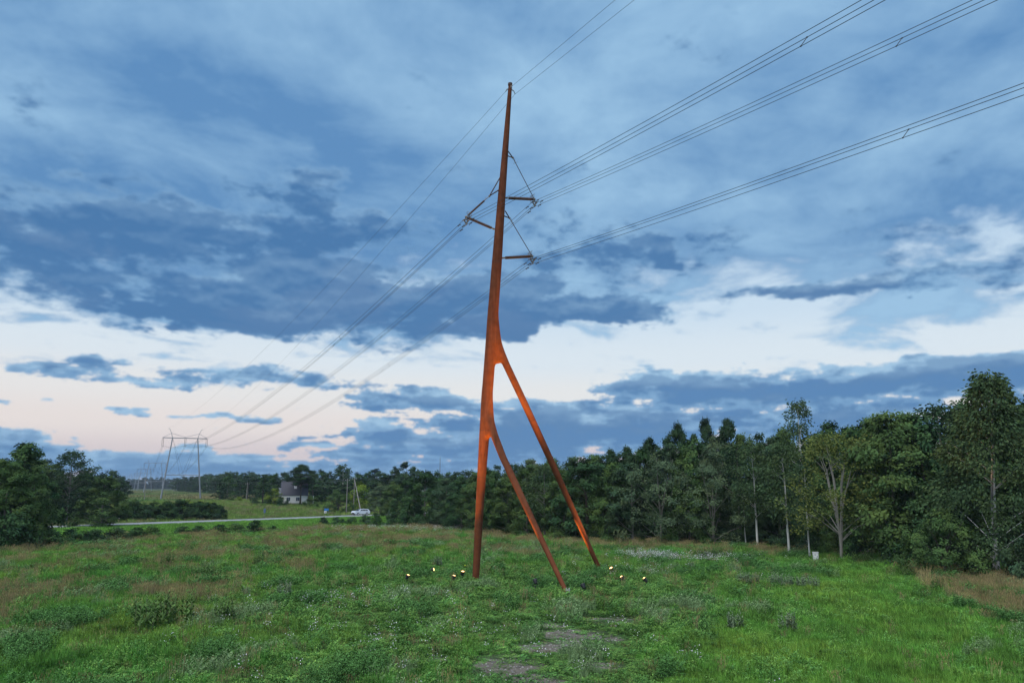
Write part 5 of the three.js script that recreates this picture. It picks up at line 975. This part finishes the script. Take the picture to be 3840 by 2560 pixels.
// pebbles on the trodden soil
{
  const r = rng(62), g = new THREE.IcosahedronGeometry(0.035, 0).scale(1, 0.6, 1.2), pts = [];
  for (const [cx, cz, rx, rz] of SOIL) for (let k = 0; k < 60 * rx * rz; k++) { const a = r() * 6.28, d = Math.sqrt(r()) * 0.95; pts.push([cx + Math.cos(a) * d * rx, cz + Math.sin(a) * d * rz, 0.4 + 1.4 * r() * r()]); }
  const im = new THREE.InstancedMesh(g, mat(1, 1, 1, 1), pts.length), M = new THREE.Matrix4(), Q = new THREE.Quaternion(), C = new THREE.Color(); im.name = 'pebbles'; im.userData = { kind: 'stuff', label: 'small pebbles on the bare soil' };
  pts.forEach(([x, z, s], k) => { const t = 0.14 + 0.3 * r(); M.compose(V(x, H(x, z) + 0.03, z), Q.setFromAxisAngle(up, r() * 6.28), V(s, s, s)); im.setMatrixAt(k, M); im.setColorAt(k, C.setRGB(t, t * 0.96, t * 0.9)); });
  scene.add(im);
}

// ------------------------------------------------------------------ house
{
  const x = -68.2, z = -248.5, o = thing('house', 'white house with a steep dark grey roof behind the road', 'house', [x, H(x, z), z], 0.32);
  const white = mat(0.78, 0.76, 0.72, 0.9), slate = mat(0.062, 0.064, 0.085, 0.8), glass = mat(0.05, 0.07, 0.1, 0.1), trim = mat(0.75, 0.75, 0.75, 0.6), red = mat(0.16, 0.05, 0.035, 0.7), brick = mat(0.3, 0.26, 0.22, 0.9);
  const Wd = 7.4, Dp = 7, wh = 2.9, rh = 3.9;
  part(o, 'foundation', box(Wd + 0.1, 0.4, Dp + 0.1, 0, 0.1, 0), mat(0.3, 0.29, 0.27, 0.95));
  const gable = new THREE.Shape(); gable.moveTo(-Dp / 2, 0.3); gable.lineTo(Dp / 2, 0.3); gable.lineTo(Dp / 2, wh); gable.lineTo(0, wh + rh - 0.25); gable.lineTo(-Dp / 2, wh); gable.closePath();
  const wg = new THREE.ExtrudeGeometry(gable, { depth: Wd, bevelEnabled: false }); wg.rotateY(-Math.PI / 2); wg.translate(Wd / 2, 0, 0); part(o, 'wall', wg, white);
  const pitch = Math.atan2(rh, Dp / 2), sl = Math.hypot(rh, Dp / 2) + 0.5;
  for (const s of [-1, 1]) { const g = box(Wd + 0.7, 0.14, sl, 0, 0, 0); g.rotateX(s * pitch); g.translate(0, wh + rh / 2 - 0.08, s * (Dp / 4 + 0.06)); const roof = part(o, s > 0 ? 'roof' : 'roof_back', g, slate); if (s > 0) { const w = part(roof, 'roof_window', (() => { const q = box(0.8, 0.08, 1.1); q.rotateX(pitch); q.translate(0.2, wh + rh * 0.55 + 0.02, Dp / 2 * 0.45 + 0.1); return q; })(), mat(0.5, 0.52, 0.55, 0.3)); } }
  part(o, 'ridge', rod(V(-Wd / 2 - 0.36, wh + rh + 0.02, 0), V(Wd / 2 + 0.36, wh + rh + 0.02, 0), 0.1), slate);
  for (const wx of [-1.9, 0.9]) { const f = part(o, 'window', box(1.25, 1.25, 0.1, wx, 1.5, Dp / 2 + 0.04), trim); part(f, 'pane', box(1.05, 1.05, 0.06, wx, 1.5, Dp / 2 + 0.085), glass); part(f, 'mullion', box(0.06, 1.05, 0.05, wx, 1.5, Dp / 2 + 0.125), trim); }
  part(o, 'dormer', merge([box(1.3, 2.6, 2.2, -Wd / 2 - 0.3, 3.6, -0.5)]), mat(0.28, 0.3, 0.36, 0.8));
  part(o, 'porch', merge([box(1.9, 2.3, 1.8, Wd / 2 + 0.6, 1.3, Dp / 2 - 1.2)]), red);
  part(o, 'porch_roof', box(2.6, 0.14, 2.6, Wd / 2 + 0.8, 2.6, Dp / 2 - 1), slate);
  for (const px of [0.05, 1.9]) part(o, 'porch_post', box(0.16, 2.4, 0.16, Wd / 2 + px, 1.3, Dp / 2 + 0.1), trim);
  part(o, 'chimney', box(0.7, 1.2, 0.7, 2.2, wh + rh + 0.2, -0.3), brick);
}
// ------------------------------------------------------------------ white estate car
{
  const o = thing('estate_car', 'white estate car driving along the road', 'car', [-39.7, 0.27, -208.9], Math.atan2(-0.763, -0.645) + Math.PI / 2 - Math.PI / 2);
  o.rotation.y = Math.atan2(-0.74, -0.672);                          // its nose, local +x, points along the road to the left
  const paint = new THREE.MeshPhysicalMaterial({ color: 0xd8dee6, roughness: 0.35, clearcoat: 0.8, clearcoatRoughness: 0.1 }), glass = mat(0.015, 0.02, 0.028, 0.08), black = mat(0.02, 0.02, 0.02, 0.8), rim = mat(0.5, 0.5, 0.52, 0.35, 0.7);
  const sh = new THREE.Shape(); sh.moveTo(-2.35, 0.35);
  sh.lineTo(-2.4, 0.75); sh.quadraticCurveTo(-2.36, 1.0, -2.2, 1.02); sh.lineTo(2.0, 0.95); sh.quadraticCurveTo(2.42, 0.85, 2.42, 0.55); sh.lineTo(2.36, 0.28);
  sh.lineTo(1.82, 0.26); sh.absarc(1.42, 0.28, 0.39, 0, Math.PI, false); sh.lineTo(-1.0, 0.24); sh.absarc(-1.4, 0.28, 0.39, 0, Math.PI, false); sh.closePath();
  const ext = (s, d, b) => { const g = new THREE.ExtrudeGeometry(s, { depth: d, bevelEnabled: true, bevelSize: b, bevelThickness: b, bevelSegments: 2, curveSegments: 14 }); g.translate(0, 0, -d / 2); return g; };
  const body = part(o, 'body', ext(sh, 1.7, 0.05), paint);
  const cab = new THREE.Shape(); cab.moveTo(-2.22, 0.98); cab.quadraticCurveTo(-2.1, 1.4, -1.75, 1.45); cab.quadraticCurveTo(-0.4, 1.53, 0.3, 1.42); cab.quadraticCurveTo(0.75, 1.28, 1.3, 0.97); cab.closePath();
  const cg = ext(cab, 1.5, 0.04), pa = cg.attributes.position; for (let k = 0; k < pa.count; k++) { const y = pa.getY(k); pa.setZ(k, pa.getZ(k) * (1 - 0.22 * clamp01((y - 0.95) / 0.55))); } cg.computeVertexNormals(); part(o, 'cabin', cg, paint);
  for (const s of [-1, 1]) for (const pts of [[[-1.95, 1.03], [-1.62, 1.36], [-1.1, 1.39], [-1.1, 1.03]], [[-1.04, 1.03], [-1.04, 1.39], [-0.15, 1.38], [-0.15, 1.02]], [[-0.09, 1.02], [-0.09, 1.38], [0.3, 1.34], [0.92, 1.02]]]) {
    const w = new THREE.Shape(pts.map((p) => new THREE.Vector2(...p))), g = new THREE.ShapeGeometry(w), q = g.attributes.position; for (let k = 0; k < q.count; k++) q.setZ(k, s * (0.808 - 0.185 * clamp01((q.getY(k) - 0.95) / 0.55) ) * 1.0); g.computeVertexNormals(); part(o, 'side_window', g, glass);
  }
  const ws = new Mesher(); ws.quad(ws.v(1.27, 1.02, -0.66), ws.v(1.27, 1.02, 0.66), ws.v(0.45, 1.42, 0.55), ws.v(0.45, 1.42, -0.55)); part(o, 'windscreen', ws.geo().translate(0.03, 0.02, 0), glass);
  for (const [x, s] of [[1.42, 1], [1.42, -1], [-1.4, 1], [-1.4, -1]]) { const w = part(o, 'wheel', new THREE.CylinderGeometry(0.33, 0.33, 0.22, 20).rotateX(Math.PI / 2).translate(x, 0.26, s * 0.78), black); part(w, 'rim', new THREE.CylinderGeometry(0.22, 0.22, 0.03, 14).rotateX(Math.PI / 2).translate(x, 0.26, s * 0.895), rim); }
  for (const s of [-1, 1]) { part(o, 'headlight', box(0.3, 0.16, 0.36, 2.32, 0.72, s * 0.66), mat(0.7, 0.72, 0.75, 0.15)); part(o, 'tail_light', box(0.12, 0.3, 0.2, -2.38, 0.85, s * 0.76), mat(0.3, 0.01, 0.01, 0.3)); part(o, 'mirror', box(0.14, 0.12, 0.2, 0.95, 1.05, s * 0.98), paint); }
  part(o, 'grille', box(0.06, 0.22, 1.0, 2.45, 0.52, 0), black); part(o, 'roof_rail', merge([box(2, 0.04, 0.04, -0.7, 1.53, 0.56), box(2, 0.04, 0.04, -0.7, 1.53, -0.56)]), black);
  part(o, 'bumper', box(0.1, 0.12, 1.6, 2.44, 0.32, 0), black);
}
// ------------------------------------------------------------------ signs, poles, posts, cabinet
const wood = mat(0.23, 0.215, 0.2, 0.9);
{
  const [x, z] = [-43.0, -184.5], o = thing('blue_road_sign', 'blue road sign above a white square panel beside the road', 'road sign', [x, H(x, z) + 0.05, z], 0.15), blue = mat(0.03, 0.2, 0.56, 0.5), white = mat(0.75, 0.75, 0.75, 0.5);
  for (const px of [-0.42, 0.42]) part(o, 'post', rod(V(px, -0.2, -0.05), V(px, 2.4, -0.05), 0.035), galv);
  part(o, 'panel', box(1.0, 0.5, 0.03, 0, 2.25, 0), blue).userData.label = 'bright blue upper panel';
  const w = part(o, 'panel', box(0.55, 0.5, 0.03, -0.22, 1.72, 0), white); w.userData.label = 'white square lower panel with a black mark';
  const s = new THREE.Shape(); s.moveTo(-0.14, -0.1); s.lineTo(0.02, -0.12); s.lineTo(0.14, 0.12); s.lineTo(0.0, 0.08); s.lineTo(-0.06, -0.02); s.closePath(); part(w, 'symbol', new THREE.ShapeGeometry(s).translate(-0.2, 1.72, 0.02), dark);
}
{
  const [x, z] = [-58.6, -188.5], o = thing('narrow_road_sign', 'narrow blue-grey road sign on a post seen nearly edge-on', 'road sign', [x, H(x, z), z], 1.2);
  part(o, 'post', rod(V(0, -0.2, 0), V(0, 2.3, 0), 0.05), galv); part(o, 'panel', box(0.7, 1.0, 0.05, 0, 1.95, 0.06), mat(0.12, 0.17, 0.27, 0.5));
}
for (const [x, z, l] of [[-84.1, -170.6, 'short leaning brown and white marker post at the hedge end of the road']]) {
  const o = thing('marker_post', l, 'post', [x, H(x, z), z]); o.rotation.z = -0.12; part(o, 'post', box(0.16, 1.0, 0.14, 0, 0.45, 0), mat(0.22, 0.15, 0.1, 0.9)); part(o, 'reflector', box(0.17, 0.2, 0.15, 0, 0.85, 0), mat(0.7, 0.68, 0.64, 0.6));
}
const poleTops = [];
function pole(x, z, h, label, lean = 0, brace) {
  const o = thing('wooden_power_pole', label, 'utility pole', [x, H(x, z), z], 0, 'wooden power poles'), t = V(lean * h, h, 0);
  part(o, 'pole', rod(V(0, -0.3, 0), t, 0.15, 0.1), wood); part(o, 'crossarm', rod(t.clone().add(V(-0.6, -0.3, 0.4)), t.clone().add(V(0.6, -0.3, -0.4)), 0.05), galv);
  for (const s of [-0.5, 0, 0.5]) part(o, 'insulator', new THREE.CylinderGeometry(0.04, 0.07, 0.2, 8).translate(t.x + s, t.y - 0.3 + (s ? 0.12 : 0.4), -s * 0.67), mat(0.5, 0.5, 0.48, 0.3));
  if (brace) part(o, 'brace', rod(V(...brace), t.clone().add(V(0, -0.5, 0)), 0.15, 0.1), wood);
  const b = V(x, H(x, z), z); poleTops.push([-0.5, 0.5].map((s) => b.clone().add(t).add(V(s, -0.15, -s * 0.67))));
}
pole(-45.9, -220.6, 9.4, 'straight wooden power pole, left of the braced pole');
pole(-45.1, -226.5, 9.7, 'wooden power pole propped by a slanting brace beside the car', 0, [4.3, -0.2, 10.5]);
pole(-66.6, -247.5, 6.2, 'wooden power pole in front of the house', 0.06);
pole(-91.6, -274, 6.2, 'short wooden power pole between the portal pylon and the spruce');
pole(-131, -283, 7.5, 'dark wooden power pole left of the nearest portal pylon');
for (const [a, b] of [[0, 2], [2, 3], [3, 4], [0, 1]]) poleTops[a].forEach((p, k) => { const o = wire(p, poleTops[b][k], 0.0005, 0.022, `${k ? 'right' : 'left'} low wire between ${['the braced pole pair', 'house pole', 'middle pole', 'far left pole'][a]} and ${['', 'the braced pole', 'the house pole', 'the short middle pole', 'the far left pole'][b]}`, 'low wires between wooden poles', 16); });
poleTops[1].forEach((p, k) => wire(p, V(-2 + k, 9.5, -262), 0.0005, 0.022, `${k ? 'right' : 'left'} low wire running from the braced pole into the trees`, 'low wires between wooden poles', 16));
{
  const [x, z] = [31.16, -82.6], o = thing('utility_cabinet', 'small white utility cabinet standing before the forest edge', 'cabinet', [x, H(x, z), z], -0.25), m = mat(0.6, 0.61, 0.61, 0.6);
  part(o, 'plinth', box(0.5, 0.28, 0.3, 0, 0.1, 0), mat(0.3, 0.3, 0.3, 0.9)); part(o, 'case', box(0.54, 0.85, 0.34, 0, 0.66, 0), m); part(o, 'lid', box(0.6, 0.06, 0.4, 0, 1.115, 0), m); part(o, 'door', box(0.46, 0.72, 0.02, 0, 0.66, 0.182), mat(0.66, 0.67, 0.67, 0.5)); part(o, 'handle', box(0.03, 0.12, 0.03, 0.16, 0.7, 0.205), dark); part(o, 'nameplate', box(0.12, 0.09, 0.012, -0.05, 0.88, 0.198), mat(0.2, 0.2, 0.22, 0.6));
}
{
  const o = thing('street_lamp', 'slim grey street lamp above the left roadside trees', 'street lamp', [-112, H(-112, -205), -205]);
  part(o, 'pole', rod(V(0, -0.2, 0), V(0, 8, 0), 0.09, 0.06), galv); part(o, 'arm', rod(V(0, 7.9, 0), V(0.7, 8.15, 0.2), 0.05), galv); part(o, 'lamp_head', box(0.7, 0.14, 0.3, 0.95, 8.15, 0.25), mat(0.6, 0.62, 0.65, 0.4));
  const s = thing('shed', 'small shed with a red roof glimpsed among the left roadside trees', 'shed', [-103, H(-103, -176), -176], 0.4), w = mat(0.32, 0.2, 0.17, 0.9);
  part(s, 'wall', box(5, 2.6, 4, 0, 1.3, 0), w); for (const e of [-1, 1]) { const g = box(5.6, 0.12, 2.7); g.rotateX(e * 0.5); g.translate(0, 3.15, e * 1.12); part(s, 'roof', g, mat(0.35, 0.07, 0.06, 0.8)); } part(s, 'door', box(1, 2, 0.08, 1, 1.05, 2.03), mat(0.55, 0.55, 0.53, 0.7));
  const b = single('fallen_branch', new Mesher().tube([{ x: 0, y: 0.1, z: 0, r: 0.06 }, { x: 0.9, y: 0.6, z: -0.3, r: 0.05 }, { x: 1.8, y: 1.0, z: -0.4, r: 0.035 }, { x: 2.5, y: 1.6, z: -0.7, r: 0.015 }], 6).tube([{ x: 0.9, y: 0.6, z: -0.3, r: 0.03 }, { x: 1.2, y: 1.1, z: 0.1, r: 0.01 }], 5).geo(), bark.pale, 'pale fallen branch lying at the forest edge right of the leaning willow', 'branch'); b.position.set(35.9, H(35.9, -84.5), -84.5);
  const mast = thing('radio_mast', 'thin distant radio mast above the trees left of the rust pylon', 'mast', [-105, 2.5, -1150]); part(mast, 'mast', rod(V(0, -1, 0), V(0, 45, 0), 0.7, 0.35, 6), galv); part(mast, 'antenna', rod(V(0, 45, 0), V(0, 50, 0), 0.2, 0.1, 5), galv);
}
// thin evening haze over the plain
scene.fog = new THREE.FogExp2(new THREE.Color().setRGB(0.62, 0.74, 0.9), 0.00012);
scene.traverse((o) => { if (o.isMesh) { o.castShadow = true; o.receiveShadow = true; } });
renderer.render(scene, camera);
